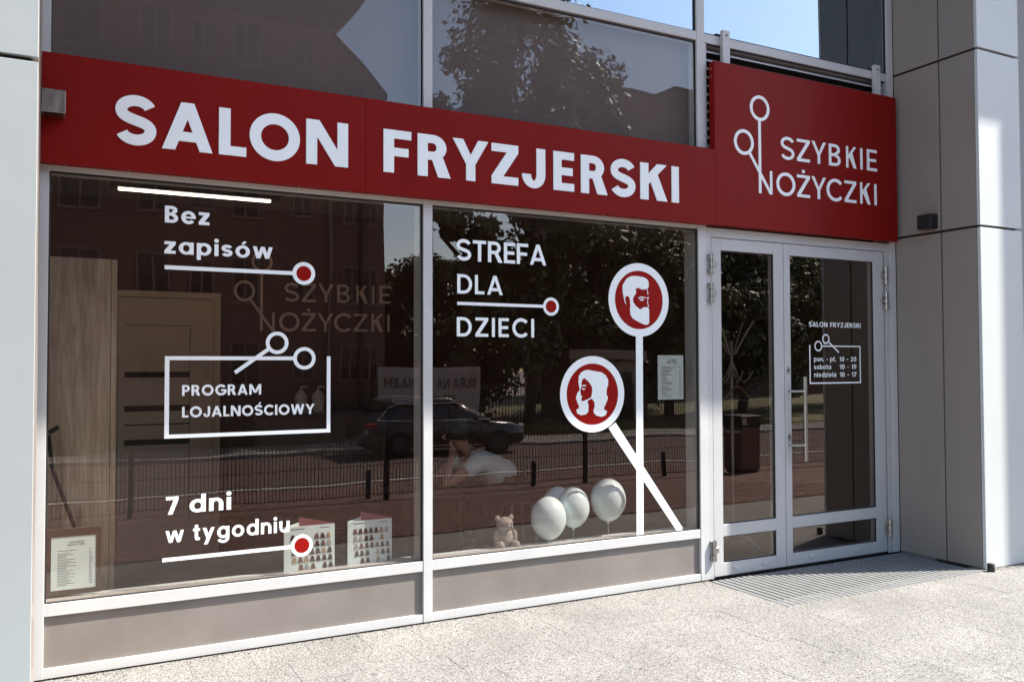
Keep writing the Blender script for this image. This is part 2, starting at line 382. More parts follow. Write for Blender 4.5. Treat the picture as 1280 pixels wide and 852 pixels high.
def glyph(c, w):
    """returns (width, prims) for cap height 1"""
    h = w*(.9 if w < .19 else .84); g = []; W = .5
    if c == ' ': return (.42, [])
    if c in 'SŚ':
        W = .72+w*.2; g = _S(W, 1.02, w*.93)
        if c == 'Ś': g.append(_poly((W/2-.04, 1.06), (W/2+.1, 1.06), (W/2+.24, 1.26), (W/2+.05, 1.26)))
    elif c == 'A':
        W = .82+w*.55; d = w*1.04; g = [_poly((0, 0), (d, 0), (W/2+d/2, 1), (W/2-d/2, 1)), _poly((W-d, 0), (W, 0), (W/2+d/2, 1), (W/2-d/2, 1))]
        xl = d*.7+(W/2-d/2)*.27; g.append(_rect(xl, .19, W-xl, .19+h))
    elif c == 'L': W = .48+w*.35; g = [_rect(0, 0, w, 1), _rect(w*.9, 0, W, h)]
    elif c == 'I': W = w; g = [_rect(0, 0, w, 1)]
    elif c == 'O': W = 1.06; g = [_arc(.53, .5, .53, .52, w, w, 0, 360, 48)]
    elif c == 'C': W = .93; g = [_arc(.53, .5, .53, .52, w, w, 42, 318, 48)]
    elif c == 'G': W = .98; g = [_arc(.53, .5, .53, .52, w, w, 40, 350, 48), _rect(.52, .5-h*.6, W+.03, .5+h*.35)]
    elif c == 'D': W = .84; g = [_rect(0, 0, w, 1), _rect(w*.9, 0, .37, h), _rect(w*.9, 1-h, .37, 1), _arc(.36, .5, W-.36, .5, w, h, -90, 90)]
    elif c in 'ZŻ':
        W = .74; d = w*1.35; g = [_rect(0, 1-h, W, 1), _rect(0, 0, W, h), _poly((0, h*.98), (d, h*.98), (W, 1-h*.98), (W-d, 1-h*.98))]
        if c == 'Ż': g.append(_rect(W/2-w*.5, 1.09, W/2+w*.5, 1.09+w))
    elif c == 'N': W = .76+w*.65; d = w*1.2; g = [_rect(0, 0, w, 1), _rect(W-w, 0, W, 1), _poly((0, 1), (d, 1), (W, 0), (W-d, 0))]
    elif c == 'M': W = .92+w*.9; d = w*1.1; g = [_rect(0, 0, w, 1), _rect(W-w, 0, W, 1), _poly((0, 1), (d, 1), (W/2+d*.45, .18), (W/2-d*.45, .18)), _poly((W-d, 1), (W, 1), (W/2+d*.45, .18), (W/2-d*.45, .18))]
    elif c == 'F': W = .63; g = [_rect(0, 0, w, 1), _rect(w*.9, 1-h, W, 1), _rect(w*.9, .5-h*.55, W*.9, .5+h*.45)]
    elif c == 'E': W = .61; g = [_rect(0, 0, w, 1), _rect(w*.9, 1-h, W, 1), _rect(w*.9, 0, W, h), _rect(w*.9, .5-h*.5, W*.93, .5+h*.5)]
    elif c == 'T': W = .70; g = [_rect(0, 1-h, W, 1), _rect(W/2-w/2, 0, W/2+w/2, 1-h*.95)]
    elif c in 'RP':
        W = .68; yb = .36 if c == 'P' else .40; r = (1-yb)/2
        g = [_rect(0, 0, w, 1), _rect(w*.9, 1-h, .37, 1), _rect(w*.9, yb, .37, yb+h), _arc(.36, yb+r, W-.36, r, w, h, -90, 90)]
        if c == 'R': W = .76; d = w*1.18; g.append(_poly((W-d, 0), (W+.02, 0), (.30+d, yb+h*.6), (.30, yb+h*.6)))
    elif c == 'B':
        W = .70; g = [_rect(0, 0, w, 1), _rect(w*.9, 1-h, .37, 1), _rect(w*.9, .49-h/2+.02, .40, .49+h/2+.02), _rect(w*.9, 0, .40, h),
                      _arc(.36, .735+h*.12, W-.40, .265-h*.12+h*0, w, h, -90, 90), _arc(.38, .255+h*.13, W-.38, .255+h*.13, w, h, -90, 90)]
    elif c == 'K':
        W = .66+w*.55; d = w*1.28; g = [_rect(0, 0, w, 1), _poly((w*.9, .40), (w*.9, .40+d*.95), (W-d, 1), (W-.01, 1)), _poly((W-d, 0), (W, 0), (w+.46*(W-w), .74), (w+.09*(W-w), .53))]
    elif c == 'Y': W = .80+w*.5; d = w*1.12; g = [_rect(W/2-w/2, 0, W/2+w/2, .44), _poly((0, 1), (d, 1), (W/2+w/2, .40), (W/2-w/2, .40)), _poly((W-d, 1), (W, 1), (W/2+w/2, .40), (W/2-w/2, .40))]
    elif c == 'J': W = .62; g = [_rect(W-w, .32, W, 1), _arc(W/2, .33, W/2, .35, w, h, 180, 360)]
    elif c == 'U': W = .82; g = [_rect(0, .38, w, 1), _rect(W-w, .38, W, 1), _arc(W/2, .39, W/2, .40, w, h, 180, 360)]
    elif c == 'W':
        W = 1.14+w*.8; d = w*1.06; q = W*.27
        for x0, x1, up in ((0, q, 0), (q, W/2, 1), (W/2, W-q, 0), (W-q, W, 1)):
            a = x0+(0 if x0 == 0 else -d/2); b_ = x1-(d if x1 == W else d/2)
            if x0 == 0: a = 0
            if up: g.append(_poly((a, 0), (a+d, 0), (b_+d, 1), (b_, 1)))
            else: g.append(_poly((a, 1), (a+d, 1), (b_+d, 0), (b_, 0)))
    # lower case
    elif c in 'adbpgqoóeu nc' or c in 'siztwyl.-':
        R = XH/2; bw = .72*1.0
        if c in 'oó':
            W = .80; g = [_arc(.40, R, .40, R+.015, w, h, 0, 360, 40)]
            if c == 'ó': g.append(_poly((.33, XH+.07), (.48, XH+.07), (.62, XH+.27), (.43, XH+.27)))
        elif c in 'ad': W = .78; g = [_arc(.39, R, .39, R+.015, w, h, 0, 360, 40), _rect(W-w, 0, W, XH if c == 'a' else 1.06)]
        elif c == 'b': W = .78; g = [_arc(.39, R, .39, R+.015, w, h, 0, 360, 40), _rect(0, 0, w, 1.06)]
        elif c == 'p': W = .78; g = [_arc(.39, R, .39, R+.015, w, h, 0, 360, 40), _rect(0, -.30, w, XH)]
        elif c == 'g': W = .78; g = [_arc(.39, R, .39, R+.015, w, h, 0, 360, 40), _rect(W-w, .0, W, XH), _arc(.39, .0, .39, .33, w, h, -160, 0)]
        elif c == 'e': W = .78; g = [_arc(.39, R, .39, R+.015, w, h, 0, 322, 40), _rect(w*.8, R-h*.32, W-.003, R+h*.32)]
        elif c == 'c': W = .74; g = [_arc(.39, R, .39, R+.015, w, h, 42, 318, 40)]
        elif c == 'n': W = .70; g = [_rect(0, 0, w, XH), _rect(W-w, 0, W, XH-.33), _arc(W/2, XH-.34, W/2, .355, w, h, 0, 170)]
        elif c == 'u': W = .70; g = [_rect(0, .33, w, XH), _rect(W-w, 0, W, XH), _arc(W/2, .34, W/2, .355, w, h, 190, 360)]
        elif c == 'i': W = w; g = [_rect(0, 0, w, XH), _arc(w/2, XH+.09+w*.55, w*.58, w*.58, w*.57, w*.57, 0, 360, 16)]
        elif c == 'l': W = w; g = [_rect(0, 0, w, 1.06)]
        elif c == 's': W = .60; g = _S(W, XH, w*.86)
        elif c == 'z': W = .58; d = w*1.35; g = [_rect(0, XH-h, W, XH), _rect(0, 0, W, h), _poly((0, h*.98), (d, h*.98), (W, XH-h*.98), (W-d, XH-h*.98))]
        elif c == 't': W = .44; g = [_rect(.11, .12, .11+w, 1.0), _rect(0, XH-h*.9, W, XH), _rect(.11+w*.3, 0, W, h*.95), _rect(.14, .02, .11+w, .2)]
        elif c == 'y': W = .76; d = w*1.1; g = [_poly((0, XH), (d, XH), (W/2+d*.45, .03), (W/2-d*.5, .03)), _poly((W-d, XH), (W, XH), (W*.42, -.32), (W*.42-d, -.32))]
        elif c == 'w':
            W = 1.12; d = w*.98; q = W*.28
            for x0, x1, up in ((0, q, 0), (q, W/2, 1), (W/2, W-q, 0), (W-q, W, 1)):
                a = 0 if x0 == 0 else x0-d/2; b_ = x1-(d if x1 == W else d/2)
                if up: g.append(_poly((a, 0), (a+d, 0), (b_+d, XH), (b_, XH)))
                else: g.append(_poly((a, XH), (a+d, XH), (b_+d, 0), (b_, 0)))
        elif c == '.': W = w; g = [_rect(0, 0, w, w)]
        elif c == '-': W = .34; g = [_rect(0, .34, W, .34+h)]
    elif c == '0': W = .70; g = [_arc(.35, .5, .35, .52, w, h, 0, 360, 40)]
    elif c == '1': W = .26+w*.8; g = [_rect(W-w, 0, W, 1), _poly((0, .80), (W-w*.5, 1), (W-w*.5, 1-h*1.2), (0, .80-h*.9))]
    elif c == '2':
        W = .64; g = [_rect(0, 0, W, h), _arc(W/2, .68, W/2, .34, w, h, -20, 175), _poly((0, h*.95), (w*1.3, h*.95), (W-.01, .56), (W-w*1.02, .60))]
    elif c == '4': W = .74; g = [_rect(W-.2-w, 0, W-.2, 1), _rect(0, .2, W, .2+h), _poly((0, .2+h*.9), (w*1.1, .2+h*.9), (W-.2-w*.1, 1), (W-.2-w, 1))]
    elif c == '5': W = .66; g = [_rect(.06, 1-h, W-.04, 1), _rect(.04, .45, .04+w, 1-h*.9), _arc(W/2, .32, W/2, .34, w, h, -155, 125)]
    elif c in '69':
        W = .68; A = [_arc(.34, .33, .34, .35, w, h, 0, 360, 40), _poly((.0, .36), (w*.98, .44), (.55, 1), (.55-w*1.2, 1))]
        if c == '6': g = A
        else: g = [('s', [(W-x, 1-y) for x, y in a[1]], [(W-x, 1-y) for x, y in a[2]]) if a[0] == 's' else ('p', [(W-x, 1-y) for x, y in a[1]]) for a in A]
    elif c == '7': W = .66; d = w*1.12; g = [_rect(0, 1-h, W, 1), _poly((.10, 0), (.10+d, 0), (W, 1-h*.95), (W-d, 1-h*.95))]
    return (W, g)

def prims_to_mb(mb, prims, f, y, th, k0=0):
    """f maps 2d point to (x,z); front sits at y-th"""
    for k, p in enumerate(prims):
        t = th+(k+k0)*.00012
        if p[0] == 'p':
            q = [f(*a) for a in p[1]]
            mb.prism(q, y-t, y)
        else:
            o = [f(*a) for a in p[1]]; i = [f(*a) for a in p[2]]; n = len(o)
            v = [(x, y-t, z) for x, z in o]+[(x, y-t, z) for x, z in i]+[(x, y, z) for x, z in o]+[(x, y, z) for x, z in i]
            F = []
            for j in range(n-1):
                F += [(j, j+1, n+j+1, n+j), (j, 2*n+j, 2*n+j+1, j+1), (n+j, n+j+1, 3*n+j+1, 3*n+j), (2*n+j, 3*n+j, 3*n+j+1, 2*n+j+1)]
            F += [(0, n, 3*n, 2*n), (n-1, 2*n-1, 4*n-1, 3*n-1)]
            mb.raw(v, F)

def text(s, x0, x1, z, cap, w, y, th, mat, parent, name='letter', joined=None, flip=1, gap0=.10):
    """lays s between x0 and x1 on baseline z; every glyph its own mesh unless joined"""
    gl = [glyph(c, w) for c in s]
    tot = sum(g[0] for g in gl); n = len(s)-1
    Wn = abs(x1-x0)/cap
    gap = (Wn-tot)/n if n > 0 else 0; sx = 1.0
    if n > 0 and gap < .05: gap = gap0; sx = Wn/(tot+n*gap)
    if n > 0 and gap > .22: gap = .16; sx = Wn/(tot+n*gap)
    x = 0
    for c, (W, pr) in zip(s, gl):
        if pr:
            f = lambda a, b, X=x: (x0+flip*(X+a)*cap*sx, z+b*cap)
            mb = joined if joined is not None else MB()
            prims_to_mb(mb, pr, f, y, th)
            if joined is None: mb.build(name, MT[mat], parent)
        x += W+gap

def ring(name, cx, cz, r, w, y, th, mat, parent, n=40):
    mb = MB(); prims_to_mb(mb, [_arc(0, 0, r, r, w, w, 0, 360, n)], lambda a, b: (cx+a, cz+b), y, th)
    return mb.build(name, MT[mat], parent)
def disc(name, cx, cz, r, y, th, mat, parent, n=40):
    return MB().prism([(cx+r*math.cos(2*PI*k/n), cz+r*math.sin(2*PI*k/n)) for k in range(n)], y-th, y).build(name, MT[mat], parent)
def bar(name, x0, z0, x1, z1, w, y, th, mat, parent):
    dx, dz = x1-x0, z1-z0; L = math.hypot(dx, dz); nx, nz = -dz/L*w/2, dx/L*w/2
    return MB().prism([(x0-nx, z0-nz), (x1-nx, z1-nz), (x1+nx, z1+nz), (x0+nx, z0+nz)], y-th, y).build(name, MT[mat], parent)

# ================================================================== LARGE STRUCTURE
def zg(Y):
    P = [(-60, 0), (0, 0), (2.45, 0), (7.1, -.40), (10.0, -.56), (15.4, -.82), (60, -1.0), (400, -1.0)]
    for (a, za), (b, zb) in zip(P, P[1:]):
        if Y <= b: return za+(zb-za)*(Y-a)/(b-a)
    return -1.0
def strip(name, x0, x1, Ys, mat, dz=0.0, nx=1):
    v = []; f = []
    for Y in Ys: v += [(x0, -Y, zg(Y)+dz), (x1, -Y, zg(Y)+dz)]
    for i in range(len(Ys)-1): f.append((2*i, 2*i+2, 2*i+3, 2*i+1))
    o = MB().raw(v, f).build(name, MT[mat]); o['kind'] = 'structure'; return o
strip('ground', -300, 300, [-300, -60, 0, 2.45, 7.1, 10, 15.4, 60, 300], 'bed', -.06)
strip('brick_pavement', -30, 60, [2.44, 7.1, 9.9], 'brickp')
strip('road', -80, 120, [10.05, 15.4, 17.9], 'asphalt', -.02)
strip('far_pavement', -80, 120, [18.0, 20.6], 'slab', .02)
k = MB()
for Y, dz in ((9.9, .03), (17.9, .08)):
    for i in range(-10, 40): k.box(i*1.0+.005, i*1.0+.995, -Y-.15, -Y, zg(Y)-.2, zg(Y)+dz, .01)
k.build('kerb', MT['kerb'])['kind'] = 'structure'
# red-brown paving bricks seen mirrored in the glass (too many to count)
bm_ = MB(); random.seed(3)
Y = 2.46
while Y < 6.2:
    x = -1.0+(0.1 if int(round(Y*10)) % 2 else 0)
    while x < 9:
        j = random.uniform(-.002, .002)
        z0 = zg(Y)+.004+j; z1 = zg(Y+.096)+.004+j
        bm_.raw([(x+.003, -Y-.003, z0), (x+.197, -Y-.003, z0), (x+.197, -Y-.095, z1), (x+.003, -Y-.095, z1)], [(0, 1, 2, 3)])
        x += .2
    Y += .1
o = bm_.build('paving_brick', MT['brickp']); o['kind'] = 'stuff'; o['label'] = 'red-brown paving bricks mirrored in the shop glass'; o['category'] = 'paving'

# light paving slabs in front of the shop: each slab its own piece
pave = MB().box(-1.6, 9.6, -2.44, 0.3, -.08, -.022).build('pavement', MT['bed']); pave['kind'] = 'structure'
SL = .30
slab_me = None; nslab = 0
for j in range(8):
    for i in range(-2, 29):
        x = i*SL+(.0 if j % 2 == 0 else .15); yc = -(.02+j*SL)-SL/2
        xc = x+SL/2
        if xc > 6.2 and j < 2 and xc < 6.6 and j*SL < .70: pass
        if slab_me is None:
            o = MB().box(-SL/2+.0004, SL/2-.0004, -SL/2+.0004, SL/2-.0004, -.03, 0, .0007).build('paving_slab', MT['slab'], None)
            slab_me = o.data; bpy.data.objects.remove(o)
        # leave the mat well free
        o = None
        if 3.96 < xc < 6.04 and yc > -.62:
            continue
        o = bpy.data.objects.new('paving_slab', slab_me); COL.objects.link(o); o.parent = pave
        o.location = (xc, yc, random.uniform(-.0008, .0006)); o.rotation_euler = (random.uniform(-.0012, .0012), random.uniform(-.0012, .0012), 0); nslab += 1
# cut strips round the mat
for (x0, x1, y0, y1) in ((3.90, 4.035, -.62, -.02), (3.90, 4.035, -.775, -.625), (6.0, 6.12, -.775, -.62)):
    pass

# ---- own building
W_ = thing('shop_building', (3, 3, 0), 'modern salon building the shopfront belongs to, pale upper storeys overhanging the glass front', 'building')
B('room_wall', 'wallin', W_, -2.4, 7.0, 2.52, 2.62, -.05, 2.82)
B('room_wall', 'wallin', W_, -2.5, -2.4, .2, 2.62, -.05, 2.82)
B('room_wall', 'wallin', W_, 7.0, 7.1, .2, 2.62, -.05, 2.82)
B('room_ceiling', 'ceil', W_, -2.5, 7.1, .17, 2.62, 2.80, 2.95)
B('room_floor', 'floorin', W_, -2.5, 7.1, .13, 2.62, -.10, 0.0)
B('upper_storey', 'cladl', W_, -12, 22, .2, 9, 5.3, 13)
B('overhang', 'cladl', W_, -12, 9.39, -1.83, .19, 6.5, 13)
B('back_mass', 'core', W_, -12, 22, 3.0, 9, -.05, 5.28)
B('upper_room_floor', 'core', W_, -2.5, 7.1, .17, 3.0, 2.96, 3.02)
B('next_wall', 'cladl', W_, 6.60, 9.3, .06, .18, 0, 5.29)
B('side_wall', 'cladl', W_, -12, -2.52, .05, .18, 0, 5.29)
B('shading_wing', 'cladl', W_, 9.4, 22, -2.01, .04, -.05, 13)  # unseen wing, added to shade the right part of the right pillar's front

# ---- facade frame
FR = thing('facade_frame', (3, 0.05, 0), 'pale grey metal post and rail frame holding the big shop windows', 'window frame')
def fr(name, *a): return B(name, 'frame', FR, *a, b=.0015)
for x0, x1 in ((-.115, -.045), (1.915, 1.972), (3.99, 4.06), (5.965, 6.030)):
    fr('post', x0, x1, 0, .16, .0, 5.25)
for x0, x1 in ((-.045, 1.915), (1.972, 3.99)):
    fr('head_rail', x0, x1, .004, .14, 2.462, 2.53)
    fr('transom', x0, x1, .0035, .14, 3.806, 3.868)
    fr('transom', x0, x1, .0035, .14, 5.18, 5.25)
fr('transom', 4.06, 5.965, .0035, .14, 3.800, 3.864)
fr('transom', 4.06, 5.965, .0035, .14, 5.18, 5.25)
for x0, x1 in ((-.045, 1.915), (1.972, 3.99), (4.06, 5.965)):
    for xx in (x0, x1-.006):
        B('gasket', 'gasket', FR, xx, xx+.006, .016, .03, 2.54, 5.17)
    B('gasket', 'gasket', FR, x0+.006, x1-.006, .016, .03, 3.870, 3.876)
    B('gasket', 'gasket', FR, x0+.006, x1-.006, .016, .03, 3.792, 3.799)

# ---- shop windows
def shop_window(x0, x1, label):
    t = thing('shop_window', ((x0+x1)/2, .03, 0), label, 'shop window', 'shop windows')
    B('glass_pane', 'glass', t, x0+.004, x1-.004, .028, .032, .352, 2.466)
    B('sill_rail', 'frame', t, x0, x1, .0025, .12, .297, .356, b=.0015)
    B('base_rail', 'frame', t, x0, x1, .0025, .12, 0.0, .047, b=.0015)
    B('kick_panel', 'kick', t, x0+.001, x1-.001, .0205, .06, .0475, .2965)
    B('window_board', 'whitein', t, x0+.002, x1-.002, .121, .215, .315, .345, b=.002)
    for xx in (x0, x1-.008): B('gasket', 'gasket', t, xx, xx+.008, .012, .027, .357, 2.461)
    B('gasket', 'gasket', t, x0+.009, x1-.009, .012, .027, .3565, .361)
    B('gasket', 'gasket', t, x0+.009, x1-.009, .012, .027, 2.453, 2.4615)
    return t
shop_window(-.045, 1.915, 'left shop window with the loyalty frame and opening days lettering on it')
shop_window(1.972, 3.99, 'right shop window next to the door with two round head pictures on it')
# ---- upper windows
def upper(name, x0, x1, z0, z1, glass, label, blind=True):
    t = thing(name, ((x0+x1)/2, .03, z0), label, 'window')
    B('glass_pane', glass, t, x0+.007, x1-.007, .024, .028, z0, z1)
    if blind: B('blind', 'blind', t, x0+.004, x1-.004, .09, .094, z0, z1)
    return t
upper('upper_window', -.045, 1.915, 2.535, 3.800, 'glassm', 'grey blinded upper window over the left half of the long red sign')
upper('upper_window', 1.972, 3.99, 2.535, 3.800, 'glassm', 'grey blinded upper window mirroring a tree above the long red sign')
upper('upper_window', -.045, 1.915, 3.875, 5.175, 'mirror', 'top left sky-blue mirrored window mostly out of view', False)
upper('upper_window', 1.972, 3.99, 3.875, 5.175, 'mirror', 'sky-blue mirrored window strip above the middle transom', False)
upper('upper_window', 4.06, 5.965, 3.875, 5.175, 'mirror', 'sky-blue mirrored window above the square red sign', False)
for o in list(COL.objects):
    if o.name.startswith('upper_window') and o.location.z > 3.8:
        B('backing', 'blind', o, o.location.x-1.0+.05, o.location.x+1.0-.05, .12, .13, 3.87, 5.17)
# ---- louvre above the door
lv = thing('louvre_vent', (5.0, .05, 2.5), 'dark slatted vent peeking out above the square red sign', 'vent')
B('backing', 'gasket', lv, 4.065, 5.96, .11, .13, 2.53, 3.798)
z = 2.56
while z < 3.78:
    MB().raw([(4.085, .02, z), (5.945, .02, z), (5.945, .085, z+.038), (4.085, .085, z+.038), (4.085, .02, z+.010), (5.945, .02, z+.010), (5.945, .085, z+.048), (4.085, .085, z+.048)],
             [(0, 1, 2, 3), (4, 7, 6, 5), (0, 4, 5, 1), (1, 5, 6, 2), (2, 6, 7, 3), (3, 7, 4, 0)]).build('slat', MT['frame2'], lv)
    z += .062
B('side_trim', 'frame2', lv, 4.062, 4.083, .010, .10, 2.54, 3.797)
B('side_trim', 'frame2', lv, 5.947, 5.963, .010, .10, 2.54, 3.797)

# ---- cladded pillars
RP = thing('wall_pillar', (6.3, -.36, 0), 'grey metal clad pillar right of the glass door with dark panel joints', 'pillar')
B('core', 'core', RP, 6.065, 6.50, -.70, .05, 0, 5.29)
zs = [(.0, 2.517), (2.531, 3.846), (3.860, 5.29)]
for z0, z1 in zs:
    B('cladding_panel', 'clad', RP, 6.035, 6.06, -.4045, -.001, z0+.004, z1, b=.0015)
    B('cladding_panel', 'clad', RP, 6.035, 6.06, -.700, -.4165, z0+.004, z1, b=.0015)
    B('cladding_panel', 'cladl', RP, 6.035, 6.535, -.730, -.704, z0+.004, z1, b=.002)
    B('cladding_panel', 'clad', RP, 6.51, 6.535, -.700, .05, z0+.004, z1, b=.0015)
LP = thing('wall_pillar', (-.6, -.36, 0), 'pale metal clad pillar at the left edge with one horizontal joint', 'pillar')
B('core', 'core', LP, -1.25, -.115, -.70, .05, 0, 5.29)
for z0, z1 in [(.0, 1.50), (1.50, 2.758), (2.774, 4.10), (4.114, 5.29)]:
    if z1 == 1.50: continue
    if z0 == 1.50: z0 = 0
    B('cladding_panel', 'cladshade', LP, -1.28, -.083, -.730, -.704, z0+.004, z1, b=.002)
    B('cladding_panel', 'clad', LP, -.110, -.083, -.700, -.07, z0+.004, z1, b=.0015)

# ================================================================== SIGNS
FS = thing('fascia_sign', (2.0, -.06, 2.487), 'long dark red sign board with big white letters across the shopfront', 'sign')
B('sign_panel', 'red', FS, -.082, 1.5375, -.06, -.004, 2.487, 3.024, b=.0008)
B('sign_panel', 'red', FS, 1.5392, 4.0945, -.06, -.004, 2.487, 3.024, b=.0008)
for i in range(15):
    xx = .02+i*.285
    B('screw', 'steel', FS, xx, xx+.006, -.052, -.046, 2.481, 2.487)
SY = -.0603
LET = [('S', .242, .433), ('A', .460, .706), ('L', .738, .878), ('O', .895, 1.163), ('N', 1.198, 1.434), ('F', 1.643, 1.812), ('R', 1.852, 2.056),
       ('Y', 2.076, 2.311), ('Z', 2.334, 2.518), ('J', 2.545, 2.711), ('E', 2.771, 2.924), ('R', 2.976, 3.175), ('S', 3.207, 3.404), ('K', 3.445, 3.669), ('I', 3.707, 3.768)]
for c, xa, xb in LET:
    W, pr = glyph(c, .235); s = (xb-xa)/W; mb = MB()
    prims_to_mb(mb, pr, lambda a, b, s=s, xa=xa: (xa+a*s, 2.613+b*.248), SY, .006)
    mb.build('letter', MT['letterw'], FS)
BS = thing('box_sign', (5.04, -.06, 2.49), 'square dark red box sign with a thin white scissors emblem beside the long sign', 'sign')
B('sign_box', 'red', BS, 4.096, 5.985, -.06, -.002, 2.490, 3.655, b=.0015)
def emblem(y, th, mat, parent, X=lambda x: x, Z=lambda z: z, k=1.0):
    def rg(cx, cz, r, w):
        mb = MB(); prims_to_mb(mb, [_arc(0, 0, r, r, w, w, 0, 360, 40)], lambda a, b: (X(cx+a), Z(cz+b)), y, th); mb.build('handle_ring', MT[mat], parent)
    def br(x0, z0, x1, z1, w, n='blade'):
        dx, dz = x1-x0, z1-z0; L = math.hypot(dx, dz); nx, nz = -dz/L*w/2, dx/L*w/2
        MB().prism([(X(a), Z(b)) for a, b in ((x0-nx, z0-nz), (x1-nx, z1-nz), (x1+nx, z1+nz), (x0+nx, z0+nz))], y-th-.0003*(n == 'blade'), y).build(n, MT[mat], parent)
    rg(4.517, 3.370, .094, .024); rg(4.362, 3.104, .093, .024)
    br(4.513, 3.278, 4.513, 2.748, .024, 'blade'); 
    MB().prism([(X(a), Z(b)) for a, b in ((4.406, 3.026), (4.424, 3.038), (4.632, 2.752), (4.632, 2.748), (4.606, 2.748))], y-th-.0005, y).build('blade', MT[mat], parent)
    br(4.621, 2.920, 4.621, 2.752, .022, 'bar')
    for c, xa, xb, zb in (('S', 4.721, 4.856, 3.021), ('Z', 4.883, 5.015, 3.024), ('Y', 5.036, 5.184, 3.026), ('B', 5.217, 5.341, 3.027), ('K', 5.405, 5.516, 3.029), ('I', 5.562, 5.585, 3.030), ('E', 5.636, 5.748, 3.031),
                          ('O', 4.673, 4.861, 2.753), ('Ż', 4.881, 5.012, 2.755), ('Y', 5.030, 5.180, 2.756), ('C', 5.188, 5.354, 2.757), ('Z', 5.382, 5.511, 2.759), ('K', 5.556, 5.669, 2.761), ('I', 5.716, 5.740, 2.761)):
        W, pr = glyph(c, .145); s = (xb-xa)/W; mb = MB()
        prims_to_mb(mb, pr, lambda a, b, s=s, xa=xa, zb=zb: (X(xa+a*s), Z(zb+b*.168)), y, th); mb.build('letter', MT[mat], parent)
emblem(-.0603, .004, 'letterw', BS)
for xx in (4.205, 5.782):
    br_ = B('bracket', 'frame', BS, xx, xx+.066, -.030, .0015, 3.50, 3.905, b=.002)
    MB().tube([(xx+.033, -.0305, 3.868), (xx+.033, -.036, 3.868)], .007, 8).build('bolt', MT['black'], BS)
for zz in (3.60, 3.55): MB().tube([(4.096, -.03, zz), (4.090, -.03, zz)], .006, 8).build('screw', MT['steel'], BS)

# ================================================================== WINDOW LETTERING (vinyl on the glass)
GY = .0278; GT = .0006
def decal(x, z, label): return thing('window_lettering', (x, GY, z), label, 'window lettering')
d1 = decal(.48, 2.0, 'bold white words Bez zapisów over a line ending in a red dot, left window')
text('Bez', .486, .707, 2.249, .088, .22, GY, GT, 'vinylw', d1)
text('zapisów', .485, 1.039, 2.088, .084, .22, GY, GT, 'vinylw', d1)
bar('underline', .487, 2.016, 1.152, 2.016, .021, GY, GT, 'vinylw', d1)
ring('ring', 1.211, 2.017, .0635, .0215, GY, GT+.0003, 'vinylw', d1); disc('dot', 1.211, 2.017, .0425, GY, GT, 'vinylr', d1)
d2 = decal(.49, 1.13, 'white scissors frame around the words PROGRAM LOJALNOŚCIOWY in the left window')
bar('frame_line', .492, 1.545, 1.156, 1.545, .020, GY, GT, 'vinylw', d2)
bar('frame_line', .503, 1.535, .503, 1.130, .022, GY, GT, 'vinylw', d2)
bar('frame_line', .514, 1.140, 1.364, 1.140, .020, GY, GT, 'vinylw', d2)
bar('frame_line', 1.353, 1.556, 1.353, 1.150, .021, GY, GT, 'vinylw', d2)
ring('handle_ring', 1.216, 1.545, .0625, .020, GY, GT+.0003, 'vinylw', d2); ring('handle_ring', 1.066, 1.6295, .0615, .020, GY, GT+.0003, 'vinylw', d2)
bar('blade', .843, 1.468, 1.018, 1.594, .020, GY, GT+.0006, 'vinylw', d2)
text('PROGRAM', .577, .981, 1.349, .056, .22, GY, GT, 'vinylw', d2)
text('LOJALNOŚCIOWY', .578, 1.274, 1.236, .056, .22, GY, GT, 'vinylw', d2)
d3 = decal(.49, .5, 'bold white words 7 dni w tygodniu above a line ending in a bright red dot')
text('7', .503, .570, .738, .092, .22, GY, GT, 'vinylw', d3)
text('dni', .618, .827, .741, .088, .22, GY, GT, 'vinylw', d3)
text('w', .502, .604, .594, .080, .21, GY, GT, 'vinylw', d3)
text('tygodniu', .636, 1.138, .595, .080, .21, GY, GT, 'vinylw', d3)
bar('underline', .488, .508, 1.150, .511, .020, GY, GT, 'vinylw', d3)
ring('ring', 1.206, .514, .0605, .0185, GY, GT+.0003, 'vinylw', d3); disc('dot', 1.206, .514, .0430, GY, GT, 'vinylr', d3)
d4 = decal(2.14, 1.68, 'white capital words STREFA DLA DZIECI around a line with red dot, right window')
text('STREFA', 2.140, 2.768, 2.141, .130, .175, GY, GT, 'vinylw', d4)
text('DLA', 2.145, 2.455, 1.940, .118, .175, GY, GT, 'vinylw', d4)
text('DZIECI', 2.142, 2.678, 1.679, .118, .175, GY, GT, 'vinylw', d4)
bar('underline', 2.145, 1.880, 2.745, 1.879, .019, GY, GT, 'vinylw', d4)
ring('ring', 2.803, 1.879, .0585, .019, GY, GT+.0003, 'vinylw', d4); disc('dot', 2.803, 1.879, .0400, GY, GT, 'vinylr', d4)
d5 = thing('window_sticker', (3.4, GY, .36), 'large white scissors sticker whose two round handles show a bearded man and a long-haired woman', 'window sticker')
ring('handle_ring', 3.495, 1.944, .2495, .051, GY, GT+.0003, 'vinylw', d5, 64); disc('red_disc', 3.495, 1.944, .200, GY, GT, 'vinylr', d5, 64)
ring('handle_ring', 3.117, 1.313, .2500, .049, GY, GT+.0003, 'vinylw', d5, 64); disc('red_disc', 3.117, 1.313, .203, GY, GT, 'vinylr', d5, 64)
MB().prism([(3.461, .358), (3.519, .358), (3.523, 1.697), (3.466, 1.697)], GY-GT, GY).build('blade', MT['vinylw'], d5)
MB().prism([(3.239, 1.086), (3.296, 1.122), (3.850, .376), (3.842, .358), (3.800, .358)], GY-GT-.0003, GY).build('blade', MT['vinylw'], d5)
